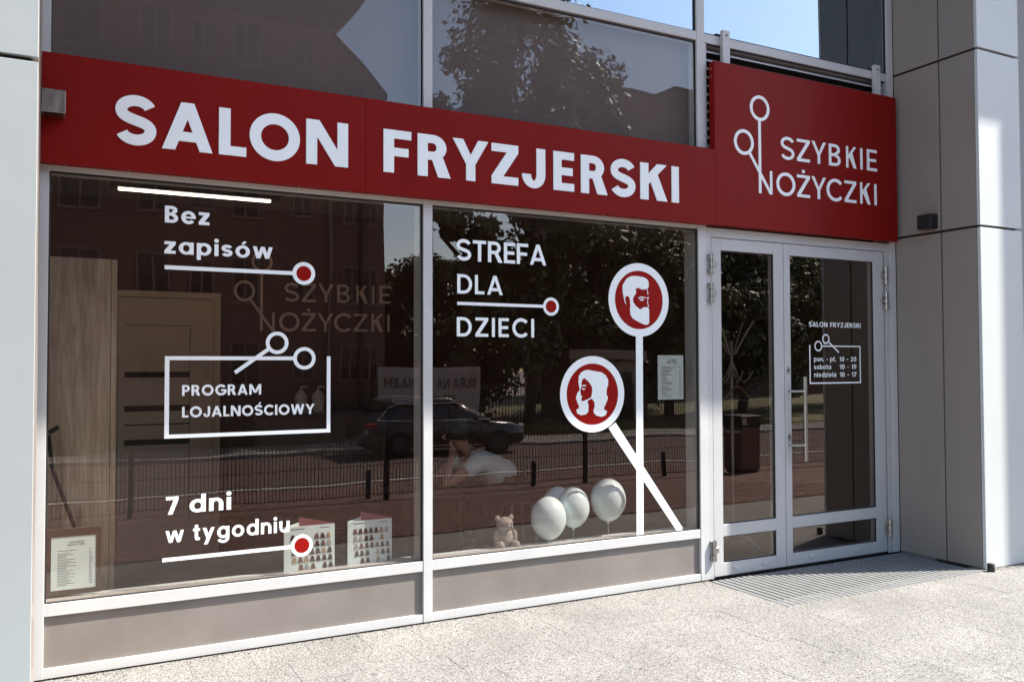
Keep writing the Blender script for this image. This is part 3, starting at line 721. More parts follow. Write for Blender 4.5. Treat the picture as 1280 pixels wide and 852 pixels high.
def icon(name, pts, cx, cy, rx, ry, X, Zc, R, t, mat):
    MB().prism([(X+(x-cx)/rx*R, Zc+(cy-y)/ry*R) for x, y in pts], GY-t, GY).build(name, MT[mat], d5)
mi = lambda n, p, t=.0012, m='vinylw': icon(n, p, 457, 432, 232, 280, 3.495, 1.944, .200, t, m)
mi('hair_and_beard', [(300, 300), (325, 255), (345, 228), (385, 208), (440, 205), (500, 212), (535, 230), (550, 255), (550, 300), (535, 325), (490, 332), (455, 322), (447, 312), (440, 322), (425, 325), (428, 370), (405, 400), (397, 425), (400, 455), (425, 490), (465, 522), (500, 500), (540, 497), (552, 515), (553, 640), (545, 660), (520, 668), (480, 655), (430, 630), (395, 610), (375, 580), (368, 530), (372, 480), (368, 430), (355, 400), (340, 398), (325, 410), (322, 430), (333, 485), (320, 460), (308, 410), (300, 360)])
mi('eyebrow', [(447, 410), (480, 398), (518, 404), (520, 414), (480, 409), (452, 418)])
mi('eye', [(458, 432), (480, 419), (502, 424), (496, 437), (470, 436)])
mi('nose_line', [(534, 330), (541, 330), (545, 378), (540, 380)]); mi('nose_line', [(528, 405), (550, 401), (552, 416), (530, 416)])
mi('nose_line', [(536, 428), (542, 428), (542, 460), (553, 494), (546, 494), (536, 462)])
wi = lambda n, p, t=.0012, m='vinylw': icon(n, p, 396, 413, 249, 290, 3.117, 1.313, .203, t, m)
wi('long_hair', [(330, 186), (290, 205), (265, 240), (260, 300), (272, 370), (248, 405), (237, 445), (250, 490), (265, 520), (262, 545), (243, 550), (240, 565), (250, 590), (285, 606), (330, 600), (352, 575), (355, 520), (345, 480), (350, 470), (385, 455), (400, 470), (413, 500), (412, 535), (402, 560), (405, 590), (430, 615), (480, 628), (515, 615), (530, 590), (530, 570), (510, 568), (502, 545), (520, 510), (540, 460), (540, 440), (528, 420), (530, 370), (545, 330), (545, 280), (520, 235), (480, 208), (400, 195), (365, 186)])
wi('face', [(318, 262), (355, 295), (386, 340), (391, 380), (381, 440), (350, 458), (295, 478), (286, 465), (289, 448), (297, 432), (284, 425), (280, 400), (277, 375), (290, 340), (289, 300), (300, 272)], .0018, 'vinylr')
wi('eyelid', [(293, 340), (300, 326), (325, 325), (336, 338), (315, 336)], .0024); wi('eyelid', [(294, 356), (322, 358), (318, 371), (296, 371)], .0024)
d6 = thing('door_lettering', (5.3, .0235, 1.35), 'small white opening hours in a scissors frame on the right door leaf', 'window lettering')
DY = .0238
tb = MB(); text('SALON FRYZJERSKI', 5.074, 5.637, 1.792, .037, .20, DY, GT, None, None, joined=tb); tb.build('text_row', MT['vinylw'], d6)['kind'] = 'stuff'
for nm, a in (('frame_line', (5.212, 1.645, 5.632, 1.645, .010)), ('frame_line', (5.081, 1.652, 5.081, 1.356, .011)), ('frame_line', (5.087, 1.361, 5.634, 1.361, .011)), ('frame_line', (5.628, 1.640, 5.628, 1.366, .011))):
    bar(nm, *a, DY, GT, 'vinylw', d6)
ring('handle_ring', 5.171, 1.645, .0405, .011, DY, GT+.0003, 'vinylw', d6); ring('handle_ring', 5.253, 1.700, .0385, .011, DY, GT+.0003, 'vinylw', d6)
bar('blade', 5.285, 1.675, 5.391, 1.597, .011, DY, GT+.0006, 'vinylw', d6)
for zz, a, xe, b_ in ((1.527, 'pon. - pt.', 5.359, '10 - 20'), (1.467, 'sobota', 5.304, '10 - 19'), (1.407, 'niedziela', 5.359, '10 - 17')):
    tb = MB(); text(a, 5.123, xe, zz, .036, .20, DY, GT, None, None, joined=tb); text(b_, 5.399, 5.584, zz, .036, .20, DY, GT, None, None, joined=tb)
    tb.build('text_row', MT['vinylw'], d6)['kind'] = 'stuff'

# ================================================================== DOOR
DR = thing('glass_door', (5.0, .02, 0), 'double glass entrance door in pale grey metal frame with long bar handle', 'door')
def dframe(*a): return B('door_frame', 'frame2', DR, *a, b=.0015)
dframe(4.0605, 4.108, .004, .11, 0, 2.478); dframe(5.906, 5.9645, .004, .11, 0, 2.478); dframe(4.1085, 5.9055, .0045, .11, 2.412, 2.478)
B('threshold', 'gasket', DR, 4.109, 5.905, .012, .10, .0, .010)
def leaf(x0, x1, sl, sr):
    g0, g1 = x0+sl, x1-sr
    L = B('door_leaf', 'frame2', DR, x0, g0, .006, .066, .012, 2.407, b=.0015)
    def c(n, m, *a, b=.0012): return B(n, m, L, *a, b=b)
    c('stile', 'frame2', g1, x1, .006, .066, .012, 2.407)
    c('top_rail', 'frame2', g0, g1, .0068, .066, 2.322, 2.407); c('middle_rail', 'frame2', g0, g1, .0068, .066, .287, .372); c('bottom_rail', 'frame2', g0, g1, .0068, .066, .012, .102)
    B('glass_pane', 'glassd', L, g0+.005, g1-.005, .024, .028, .374, 2.320); B('glass_pane', 'glassd', L, g0+.005, g1-.005, .024, .028, .104, .285)
    for z0, z1 in ((.372, 2.322), (.102, .287)):
        for a in ((g0, g0+.006, z0, z1), (g1-.006, g1, z0, z1), (g0+.006, g1-.006, z0, z0+.005), (g0+.006, g1-.006, z1-.005, z1)):
            B('gasket', 'gasket', L, a[0], a[1], .012, .023, a[2], a[3])
    for f_ in (.18, .72):
        xx = g0+(g1-g0)*f_; c('drain_cover', 'frame', xx, xx+.045, -.002, .0065, .050, .070)
    return L
LL = leaf(4.112, 4.797, .085, .095); RL = leaf(4.803, 5.888, .063, .118)
B('leaf_gap', 'gasket', DR, 4.7972, 4.8028, .03, .06, .012, 2.407)
for parent, x in ((LL, 4.098), (RL, 5.898)):
    for zz in (2.218, 2.012, .20):
        mb = MB()
        for k_, q in enumerate((-.050, 0, .050)):
            mb.tube([(x, -.014, zz+q-.023), (x, -.014, zz+q+.023)], .0165, 12)
            mb.box(x-.006+(-.022 if k_ % 2 == 0 else .004), x+(.004 if k_ % 2 == 0 else .030), -.012, .0035, zz+q-.019, zz+q+.019, .001)
        h_ = mb.build('hinge', MT['steel'], parent)
        s = 1 if x < 5 else -1
        MB().box(x-.005*s, x+.045*s, -.010, .0055, zz-.020, zz+.020, .001).build('hinge_plate', MT['steel'], parent)
hd = MB().tube([(4.935, -.065, .785), (4.935, -.065, 1.412)], .0145, 14).build('bar_handle', MT['steel'], RL)
for zz in (1.305, .905): MB().tube([(4.835, .002, zz), (4.845, -.060, zz), (4.935, -.065, zz)], .009, 10).build('handle_bracket', MT['steel'], RL)
for zz in (1.462, .962):
    MB().prism([(4.837+.013*math.cos(a), zz+.026*math.sin(a)) for a in [2*PI*k/16 for k in range(16)]], -.001, .006).build('lock_plate', MT['steel'], RL)
    MB().tube([(4.837, -.005, zz), (4.837, 0.004, zz)], .007, 10).build('lock_cylinder', MT['black'], RL)
# mat
mt = thing('door_mat', (5.0, -.4, 0), 'pale grey ribbed entrance mat sunk in the paving before the glass door', 'door mat')
B('mat_well', 'matd', mt, 4.035, 5.975, -.77, -.002, -.03, -.012)
n = 36; x = 4.040
for i in range(n):
    MB().box(x, x+.0370, -.765, -.045, -.012, .003, .002).build('mat_strip', MT['mat'], mt); x += .0535
# infill slabs round the mat
for a in ((3.905, 4.033, -.62, -.022), (4.036, 6.0, -.922+.0, -.775), (5.978, 6.03, -.772, -.03), (6.04, 9.2, -.03, -.001)):
    pass
B('paving_slab', 'slab', pave, 3.84, 4.032, -.619, -.022, -.029, -.0008)
random.seed(5); gr = MB()
for i in range(1500):
    if i < 900:
        x = random.uniform(-.1, 4.05); Y = abs(random.gauss(0, .045))+.004
    elif i < 1100:
        x = random.uniform(6.03, 6.6); Y = .74+abs(random.gauss(0, .04))
    else:
        x = random.uniform(-.2, 7.5); Y = random.uniform(.02, 2.4)
        if 4.0 < x < 6.0 and Y < .8: continue
    s = random.uniform(.0015, .0045)*(1 if i < 1100 else .8); a = random.uniform(0, 6.28)
    p = [(x+s*math.cos(a+t)*random.uniform(.7, 1.3), -Y+s*math.sin(a+t), .0005) for t in (0, 1.6, 3.1, 4.7)]
    gr.raw(p+[(x, -Y, .0006+s*random.uniform(.5, 1.1))], [(0, 1, 4), (1, 2, 4), (2, 3, 4), (3, 0, 4), (3, 2, 1, 0)])
tag(gr.build('grit', MT['bark']), 'dark grit and crumbs scattered on the paving, thickest along the wall', 'grit', kind='stuff')
# bollard-like door stop
ds = MB().tube([(6.02, -.775, 0), (6.02, -.775, .055), (6.02, -.775, .058)], [.026, .026, .022], 14).build('door_stop', MT['black'])
tag(ds, 'small black cylinder on the paving at the foot of the right pillar', 'door stop')
# lamps on pillars
wl = thing('wall_lamp', (6.0, -.33, 2.6), 'small black box lamp on the right pillar beside the square sign', 'wall lamp')
B('lamp_body', 'black', wl, 5.945, 6.034, -.385, -.265, 2.555, 2.665, b=.004); B('lamp_glass', 'wing', wl, 5.955, 6.025, -.375, -.275, 2.550, 2.5545)
wl = thing('wall_lamp', (-.03, -.14, 2.75), 'small scratched steel box on the left pillar over the red sign end', 'wall lamp')
B('lamp_body', 'steeld', wl, -.082, .022, -.17, -.064, 2.705, 2.815, b=.004); B('lamp_glass', 'wing', wl, -.07, .012, -.16, -.075, 2.701, 2.7045)

# ================================================================== INTERIOR
IY = 2.515
idr = thing('interior_door', (.75, IY, 0), 'cream inner door with dark glass strips on the brown back wall', 'door')
B('door_leaf', 'doorin', idr, .41, 1.10, IY-.045, IY, 0, 2.035, b=.002)
for zz in (1.70, 1.44, 1.18, .92): 
    if zz < 1.69: B('glass_strip', 'doorglass', idr, .455, .925, IY-.049, IY-.046, zz-.022, zz+.022)
for z0, z1 in ((1.05, 1.06), (1.82, 1.825)): B('groove', 'doorglass', idr, .455, .925, IY-.0475, IY-.046, z0, z1)
B('groove', 'doorglass', idr, .925, .929, IY-.0475, IY-.046, .3, 1.82)
B('door_trim', 'doorin', idr, 1.10, 1.16, IY-.03, IY, 0, 2.09); B('door_trim', 'doorin', idr, .35, .41, IY-.03, IY, 0, 2.09); B('door_trim', 'doorin', idr, .41, 1.10, IY-.0295, IY, 2.04, 2.09)
wp = thing('wood_panel', (.1, .45, 0), 'tall oak grained panel standing inside the left edge of the window', 'panel')
B('board', 'wood', wp, -.35, .255, .42, .445, .0, 2.088, b=.002); B('edge_band', 'wood', wp, .257, .285, .418, .62, .0, 2.086, b=.002)
lm = thing('ceiling_lamp', (.86, 1.5, 2.66), 'long slim lit ceiling lamp glowing warm white inside the left window', 'ceiling lamp')
B('lamp_housing', 'black', lm, .30, 1.40, 1.46, 1.56, 2.690, 2.74, b=.003); B('diffuser', 'led', lm, .345, 1.34, 1.488, 1.518, 2.674, 2.6895)
B('lamp_rod', 'black', lm, .5, .51, 1.5, 1.51, 2.741, 2.799); B('lamp_rod', 'black', lm, 1.2, 1.21, 1.5, 1.51, 2.741, 2.799)
# emblem on the back wall: same proportions as the sign, wall coordinates
wlg = thing('wall_emblem', (1.9, IY, 2.0), 'faint brown scissors emblem with letters on the inner back wall', 'wall lettering')
ks = (2.60-1.67)/(5.748-4.721)
emblem(IY-.001, .008, 'logo', wlg, X=lambda x: 1.675+(x-4.721)*ks, Z=lambda z: 1.802+(z-2.761)*ks*1.02)
# wash counter with dispensers
ct = thing('wash_counter', (1.75, 2.2, 0), 'dark counter against the back wall carrying two soap dispensers', 'counter')
B('counter_body', 'mframe', ct, 1.35, 2.4, 2.05, 2.51, 0, 1.10); B('counter_top', 'doorglass', ct, 1.33, 2.42, 2.03, 2.512, 1.101, 1.13)
for i, x in enumerate((1.74, 1.88)):
    t = thing('soap_dispenser', (x, 2.2, 1.131), ('left' if i == 0 else 'right')+' one of two pale pump bottles on the dark counter', 'soap bottle', 'pump bottles on the counter')
    MB().tube([(x, 2.2, 1.131), (x, 2.2, 1.27), (x, 2.2, 1.29), (x, 2.2, 1.305)], [.048, .048, .03, .018], 14).build('bottle', MT['soap'], t)
    MB().tube([(x, 2.2, 1.305), (x, 2.2, 1.335), (x+.05, 2.2, 1.335)], .008, 6).build('pump', MT['soap'], t)
tp_ = thing('tripod', (.05, .36, 0), 'thin black slanted stand leg in the left corner of the left window', 'stand')
MB().tube([(-.035, .33, 1.16), (.01, .33, 1.19)], .012, 8).build('clamp', MT['black'], tp_)
MB().tube([(-.035, .33, 1.15), (-.02, .33, .98), (.09, .33, .66), (.16, .33, .36), (.2, .33, .0)], .010, 8).build('leg', MT['black'], tp_)
# price menu standing in left corner
mn = thing('menu_board', (.08, .1, .345), 'brown framed white price list leaning in the lower left corner of the window', 'price list')
my = .128
for a in ((-.043, .208, .652, .692), (-.043, .208, .362, .388)): B('frame_strip', 'mframe', mn, a[0], a[1], my, my+.02, a[2], a[3], b=.001)
for a in ((-.043, -.018, .388, .652), (.185, .208, .388, .652)): B('frame_strip', 'mframe', mn, a[0], a[1], my, my+.02, a[2], a[3], b=.001)
B('price_sheet', 'paper', mn, -.018, .185, my+.003, my+.010, .388, .652)
def printed(x0, x1, z0, z1, y, parent, seed):
    random.seed(seed); mb = MB(); w = x1-x0; h = z1-z0
    text('SZYBKIE', x0+.40*w, x0+.72*w, z1-.13*h, .035*h, .16, y, .0004, None, None, joined=mb)
    text('NOŻYCZKI', x0+.36*w, x0+.74*w, z1-.18*h, .035*h, .16, y, .0004, None, None, joined=mb)
    mb.build('heading', MT['ink'], parent)['kind'] = 'stuff'
    mb = MB(); z = z1-.27*h; 
    while z > z0+.05*h:
        if random.random() < .12: z -= .02*h
        L = random.uniform(.15, .45)*w
        mb.box(x0+.14*w, x0+.14*w+L, y-.0003, y, z, z+.010*h)
        mb.box(x0+.84*w, x0+(.84+random.choice((.05, .08)))*w, y-.0003, y, z, z+.010*h)
        z -= .030*h
    mb.build('text_lines', MT['ink'], parent)['kind'] = 'stuff'
printed(-.018, .185, .388, .652, my+.003, mn, 2)
ps = thing('price_sheet', (3.76, .04, 1.265), 'white printed price list taped inside the right window beside the long blade', 'price list')
B('sheet', 'paper', ps, 3.652, 3.872, .0335, .0345, 1.265, 1.570); printed(3.652, 3.872, 1.265, 1.570, .0334, ps, 5)
# colour chart folders
def chart(x0, x1, z0, z1, seed, label, xf):
    random.seed(seed)
    t = thing('colour_chart', ((x0+x1)/2, .15, .345), label, 'hair colour chart', 'hair colour charts')
    y = .13
    B('front_page', 'paper', t, x0, x1, y, y+.004, z0, z1)
    # two folded back wings
    MB().raw([(x0, y+.003, z0), (x0+.10, y+.065, z0), (x0+.10, y+.065, z1+.012), (x0, y+.003, z1), (x0, y+.006, z0), (x0+.10, y+.069, z0), (x0+.10, y+.069, z1+.012), (x0, y+.006, z1)],
             [(0, 1, 2, 3), (4, 5, 6, 7), (0, 1, 5, 4), (3, 2, 6, 7), (0, 4, 7, 3), (1, 5, 6, 2)]).build('side_page', MT['paper'], t)
    MB().raw([(x0+.10, y+.068, z0), (x1, y+.012, z0), (x1, y+.012, z1+.002), (x0+.10, y+.068, z1+.040), (x0+.10, y+.071, z0), (x1, y+.015, z0), (x1, y+.015, z1+.002), (x0+.10, y+.071, z1+.040)],
             [(0, 1, 2, 3), (4, 5, 6, 7), (0, 1, 5, 4), (3, 2, 6, 7), (0, 4, 7, 3), (1, 5, 6, 2)]).build('pink_back_page', MT['pink'], t)
    rows = 5; w = x1-x0; h = z1-z0
    for r in range(rows):
        zz = z1-.20*h-r*.165*h
        for cidx in range(7):
            if random.random() < .15: continue
            xx = x0+(.12+cidx*.118)*w+(r*.012)*w
            m = random.choice(['swd', 'swd', 'swm', 'swd', 'swl', 'swg'])
            MB().prism([(xx, zz-.10*h), (xx+.095*w, zz-.10*h), (xx+.068*w, zz+.02*h), (xx+.027*w, zz+.02*h)], y-.003, y-.0002).build('hair_swatch', MT[m], t)
    mb = MB(); mb.box(x0+.12*w, x0+.4*w, y-.0005, y, z1-.07*h, z1-.05*h); mb.box(x0+.7*w, x0+.9*w, y-.0005, y, z1-.07*h, z1-.055*h); mb.build('heading', MT['ink'], t)
chart(1.132, 1.420, .346, .600, 4, 'left hair colour chart, half covered by the bright red dot', 0)
chart(1.497, 1.765, .346, .602, 9, 'right hair colour chart with pink back page beside the middle post', 0)
# balloons
def balloon(x, y, z, rx, rz, label):
    t = thing('balloon', (x, y, .345), label, 'balloon', 'white balloons on the window board')
    MB().ell((x, y, z), (rx, rx, rz), 28, 18, lambda p: Vector((p.x*(1-.10*max(0, -p.z)**2), p.y*(1-.10*max(0, -p.z)**2), p.z))).build('balloon_skin', MT['balloon'], t)
    MB().tube([(x, y, z-rz*.98), (x, y, z-rz-.012), (x, y, z-rz-.016)], [.006, .010, .004], 8).build('knot', MT['balloon'], t)
    MB().tube([(x, y, .345), (x, y, z-rz-.012)], .0022, 6).build('stick', MT['soap'], t)
balloon(2.860, .170, .503, .118, .142, 'white balloon nearest the teddy bear, front one of the pair')
balloon(3.072, .205, .552, .110, .137, 'white balloon directly behind and right of the one by the bear')
balloon(3.030, .330, .545, .108, .135, 'white balloon mostly hidden behind the second one')
balloon(3.338, .185, .585, .122, .146, 'highest white balloon standing next to the long white blade')
# teddy
td = thing('teddy_bear', (2.55, .2, .345), 'small beige teddy bear sitting on the window board left of the balloons', 'teddy bear')
def fuzz(p): return p*(1+.035*math.sin(p.x*23+p.z*17)*math.sin(p.y*19+p.z*29))
tb = MB(); TX, TY = 2.545, .185
tb.ell((TX, TY, .405), (.058, .045, .062), 20, 14, fuzz)
tb.ell((TX-.052, TY-.03, .368), (.030, .048, .026), 14, 10, fuzz); tb.ell((TX+.055, TY-.035, .366), (.030, .048, .025), 14, 10, fuzz)
tb.ell((TX-.060, TY-.01, .415), (.022, .024, .042), 14, 10, fuzz); tb.ell((TX+.062, TY-.01, .412), (.022, .024, .042), 14, 10, fuzz)
tb.build('body', MT['teddy'], td)
tb = MB(); tb.ell((TX-.004, TY-.008, .490), (.055, .046, .048), 20, 14, fuzz); tb.ell((TX+.012, TY-.05, .478), (.024, .02, .018), 12, 8, fuzz); hd_ = tb.build('head', MT['teddy'], td)
for s in (-1, 1): MB().ell((TX-.004+s*.048, TY+.0, .528), (.020, .012, .020), 12, 8, fuzz).build('ear', MT['teddy'], td)
MB().ell((TX+.014, TY-.069, .484), (.008, .005, .006), 10, 6).build('nose', MT['teddyd'], td)
for s in (-1, 1): MB().ell((TX+.004+s*.018, TY-.052, .500), (.0045, .004, .0045), 8, 6).build('eye', MT['teddyd'], td)
# coat stand + hanger behind left door leaf
cs = thing('coat_stand', (4.95, .75, 0), 'pale metal coat stand with curved hooks behind the left door leaf', 'coat stand')
cx, cy = 4.955, .75
MB().tube([(cx, cy, 0), (cx, cy, 1.70)], .013, 10).build('pole', MT['coatrack'], cs)
for a in (20, 110, 200, 290):
    ca, sa = math.cos(math.radians(a)), math.sin(math.radians(a))
    P = [(0, 1.58), (.04, 1.60), (.07, 1.66), (.13, 1.76), (.20, 1.86)]
    MB().tube([(cx+r*ca, cy+r*sa, z) for r, z in P], .007, 8).build('upper_hook', MT['coatrack'], cs)
    P = [(0.01, 1.52), (.06, 1.40), (.11, 1.36), (.16, 1.40), (.19, 1.45)]
    MB().tube([(cx+r*ca, cy+r*sa, z) for r, z in P], .006, 8).build('lower_hook', MT['coatrack'], cs)
    MB().tube([(cx, cy, .10), (cx+.14*ca, cy+.14*sa, .09), (cx+.24*ca, cy+.24*sa, .012)], .010, 8).build('foot', MT['coatrack'], cs)
MB().tube([(cx+.06*math.cos(k*PI/6), cy+.06*math.sin(k*PI/6), .95) for k in range(13)], .006, 6).build('umbrella_ring', MT['coatrack'], cs)
hg = thing('coat_hanger', (4.93, .70, 1.2), 'wooden coat hanger hanging from the coat stand', 'hanger')
MB().tube([(4.78, .64, 1.23), (4.90, .66, 1.315), (4.93, .665, 1.325), (4.98, .67, 1.31), (5.13, .70, 1.20)], [.006, .011, .012, .011, .006], 8).build('shoulder_bar', MT['hanger'], hg)
MB().tube([(4.79, .64, 1.225), (5.12, .70, 1.205)], .004, 6).build('trouser_bar', MT['hanger'], hg)
MB().tube([(4.93, .665, 1.33), (4.93, .665, 1.37), (4.945, .67, 1.39), (4.96, .675, 1.38)], .003, 6).build('hook', MT['steel'], hg)

# seated person leaning on a low table
def skin_mesh(name, pts, edges, radii, mat, parent, sub=2, root=0):
    me = bpy.data.meshes.new(name); L = wloc(parent) if parent else Vector((0, 0, 0))
    me.from_pydata([tuple(Vector(p)-L) for p in pts], edges, []); o = link(name, me, mat, parent)
    md = o.modifiers.new('skin', 'SKIN')
    for i, v in enumerate(me.skin_vertices[0].data):
        r = radii[i]; v.radius = r if hasattr(r, '__len__') else (r, r); v.use_root = (i == root)
    md.use_smooth_shade = True
    s = o.modifiers.new('sub', 'SUBSURF'); s.levels = sub; s.render_levels = sub
    return o
pe = thing('person', (3.1, 1.25, 0), 'person in a pale shirt sitting inside, bent forward with chin on hand', 'person')
py = 1.25
J = {'pelvis': (3.16, py, .60), 'waist': (3.02, py, .68), 'chest': (2.86, py, .77), 'neck': (2.75, py, .86), 'headb': (2.70, py-.01, .93), 'headt': (2.67, py-.01, 1.03),
     'shL': (2.80, py-.17, .79), 'elL': (2.50, py-.20, .625), 'wrL': (2.60, py-.10, .83), 'haL': (2.63, py-.06, .885),
     'shR': (2.80, py+.17, .79), 'elR': (2.60, py+.22, .63), 'wrR': (2.48, py+.05, .625), 'haR': (2.44, py-.02, .625),
     'hipL': (3.15, py-.10, .55), 'knL': (2.76, py-.13, .50), 'anL': (2.86, py-.13, .09), 'toL': (2.68, py-.14, .04),
     'hipR': (3.15, py+.10, .55), 'knR': (2.76, py+.13, .50), 'anR': (2.90, py+.13, .09), 'toR': (2.72, py+.14, .04)}
names = list(J); ix = {n: i for i, n in enumerate(names)}
ed = [('pelvis', 'waist'), ('waist', 'chest'), ('chest', 'neck'), ('neck', 'headb'), ('headb', 'headt'), ('chest', 'shL'), ('shL', 'elL'), ('elL', 'wrL'), ('wrL', 'haL'), ('chest', 'shR'), ('shR', 'elR'), ('elR', 'wrR'), ('wrR', 'haR'),
      ('pelvis', 'hipL'), ('hipL', 'knL'), ('knL', 'anL'), ('anL', 'toL'), ('pelvis', 'hipR'), ('hipR', 'knR'), ('knR', 'anR'), ('anR', 'toR')]
rad = {'pelvis': .12, 'waist': .11, 'chest': .13, 'neck': .05, 'headb': .075, 'headt': .08, 'shL': .055, 'elL': .036, 'wrL': .025, 'haL': .032, 'shR': .055, 'elR': .036, 'wrR': .025, 'haR': .032,
       'hipL': .085, 'knL': .058, 'anL': .04, 'toL': .035, 'hipR': .085, 'knR': .058, 'anR': .04, 'toR': .035}
skin_mesh('body', [J[n] for n in names], [(ix[a], ix[b]) for a, b in ed], [rad[n] for n in names], MT['skin'], pe)
cl = ['pelvis', 'waist', 'chest', 'shL', 'shR']; J2 = dict(J)
sp = [J['pelvis'], J['waist'], J['chest'], J['shL'], (2.66, py-.185, .705), J['shR'], (2.70, py+.195, .71), (2.79, py, .83)]
skin_mesh('shirt', sp, [(0, 1), (1, 2), (2, 3), (3, 4), (2, 5), (5, 6), (2, 7)], [.155, .14, .155, .075, .06, .075, .06, .07], MT['shirt'], pe)
tp = [J['pelvis'], J['hipL'], J['knL'], (2.86, py-.13, .14), J['hipR'], J['knR'], (2.90, py+.13, .14)]
skin_mesh('trousers', tp, [(0, 1), (1, 2), (2, 3), (0, 4), (4, 5), (5, 6)], [.135, .10, .072, .06, .10, .072, .06], MT['jeans'], pe)
MB().ell((2.70, py-.01, 1.02), (.112, .098, .105), 20, 14, lambda p: p*(1+.04*math.sin(p.x*14+p.z*9))).build('hair', MT['hair'], pe)
MB().tube([(2.585, py-.015, .985), (2.565, py-.015, .965), (2.59, py-.015, .95)], [.010, .014, .008], 8).build('nose', MT['skin'], pe)
for k_, (dx, dz) in enumerate(((-.012, .055), (-.002, .062), (.010, .058), (.022, .048))):
    MB().tube([(2.63, py-.075+k_*.015, .89), (2.622+dx, py-.06+k_*.012, .92), (2.625+dx*.6, py-.045+k_*.01, .89+dz)], [.009, .008, .006], 7).build('finger', MT['skin'], pe)
MB().tube([(2.63, py-.08, .88), (2.61, py-.07, .90), (2.60, py-.05, .925)], [.010, .009, .007], 7).build('thumb', MT['skin'], pe)
st = thing('stool', (3.2, py, 0), 'low dark stool under the seated person', 'stool')
MB().tube([(3.2, py, .44), (3.2, py, .46), (3.2, py, .50)], [.18, .20, .19], 20).build('seat', MT['black'], st)
for a in (45, 135, 225, 315):
    MB().tube([(3.2+.12*math.cos(math.radians(a)), py+.12*math.sin(math.radians(a)), .44), (3.2+.18*math.cos(math.radians(a)), py+.18*math.sin(math.radians(a)), 0)], .012, 8).build('leg', MT['coatrack'], st)
lt = thing('low_table', (2.45, py, 0), 'small low children table the person leans on', 'table')
B('table_top', 'mframe', lt, 2.15, 2.62, py-.3, py+.32, .565, .588, b=.004)
for xx in (2.18, 2.59):
    for yy in (py-.27, py+.29): MB().tube([(xx, yy, 0), (xx, yy, .565)], .015, 8).build('leg', MT['mframe'], lt)

# ================================================================== ACROSS THE STREET (mirrored in the glass)
FY = -7.08
def mesh_fence(x0, x1, idx, label):
    t = thing('mesh_fence', (x0, FY, zg(7.08)), label, 'fence', 'black mesh fence sections beside the road')
    z0 = zg(7.08); h = .86
    B('post', 'fence', t, x0-.03, x0+.03, FY-.03, FY+.03, z0, z0+h+.04)
    mb = MB(); x = x0+.05
    while x < x1-.03:
        mb.box(x-.0042, x+.0042, FY-.003, FY+.003, z0+.06, z0+h); x += .05
    mb.build('vertical_wires', MT['fence'], t)['kind'] = 'stuff'
    for zz in (.08, .28, .48, .68, .84):
        mb = MB(); mb.box(x0, x1, FY-.010, FY-.004, z0+zz, z0+zz+.008); mb.box(x0, x1, FY+.004, FY+.010, z0+zz, z0+zz+.008); mb.build('cross_wire', MT['fence'], t)
for i, x in enumerate((-5.9, -2.55, .82, 4.19, 7.58, 10.95, 14.3)):
    mesh_fence(x, x+3.36, i, ['black mesh fence section farthest left along the road', 'black mesh fence section second from the left', 'black mesh fence section in front of the building drainpipe', 'black mesh fence section crossing before the car', 'black mesh fence section right of the car', 'black mesh fence section behind the litter bin', 'black mesh fence section farthest right along the road'][i])
for x in (4.03, 6.75, 9.35):
    o = MB().tube([(x, -7.35, zg(7.35)), (x, -7.35, zg(7.35)+.38), (x, -7.35, zg(7.35)+.40)], [.04, .04, .03], 12).build('bollard', MT['fence'])
    tag(o, {4.03: 'short black post left of the parked car', 6.75: 'short black post before the car boot', 9.35: 'short black post near the litter bin'}[x], 'bollard', 'short black posts by the road')
bn = thing('litter_bin', (10.62, -6.75, zg(6.75)), 'square brown panelled litter bin mirrored in the left door leaf', 'litter bin')
bx0, bz = 10.40, zg(6.75)
B('bin_body', 'binb', bn, bx0, bx0+.44, -7.0, -6.56, bz+.06, bz+.80, b=.012); B('bin_top', 'black', bn, bx0-.01, bx0+.45, -7.01, -6.55, bz+.802, bz+1.0, b=.015)
B('bin_opening', 'steel', bn, bx0+.02, bx0+.12, -6.548, -6.545, bz+.84, bz+.96); B('bin_base', 'black', bn, bx0+.03, bx0+.41, -6.97, -6.59, bz, bz+.058)

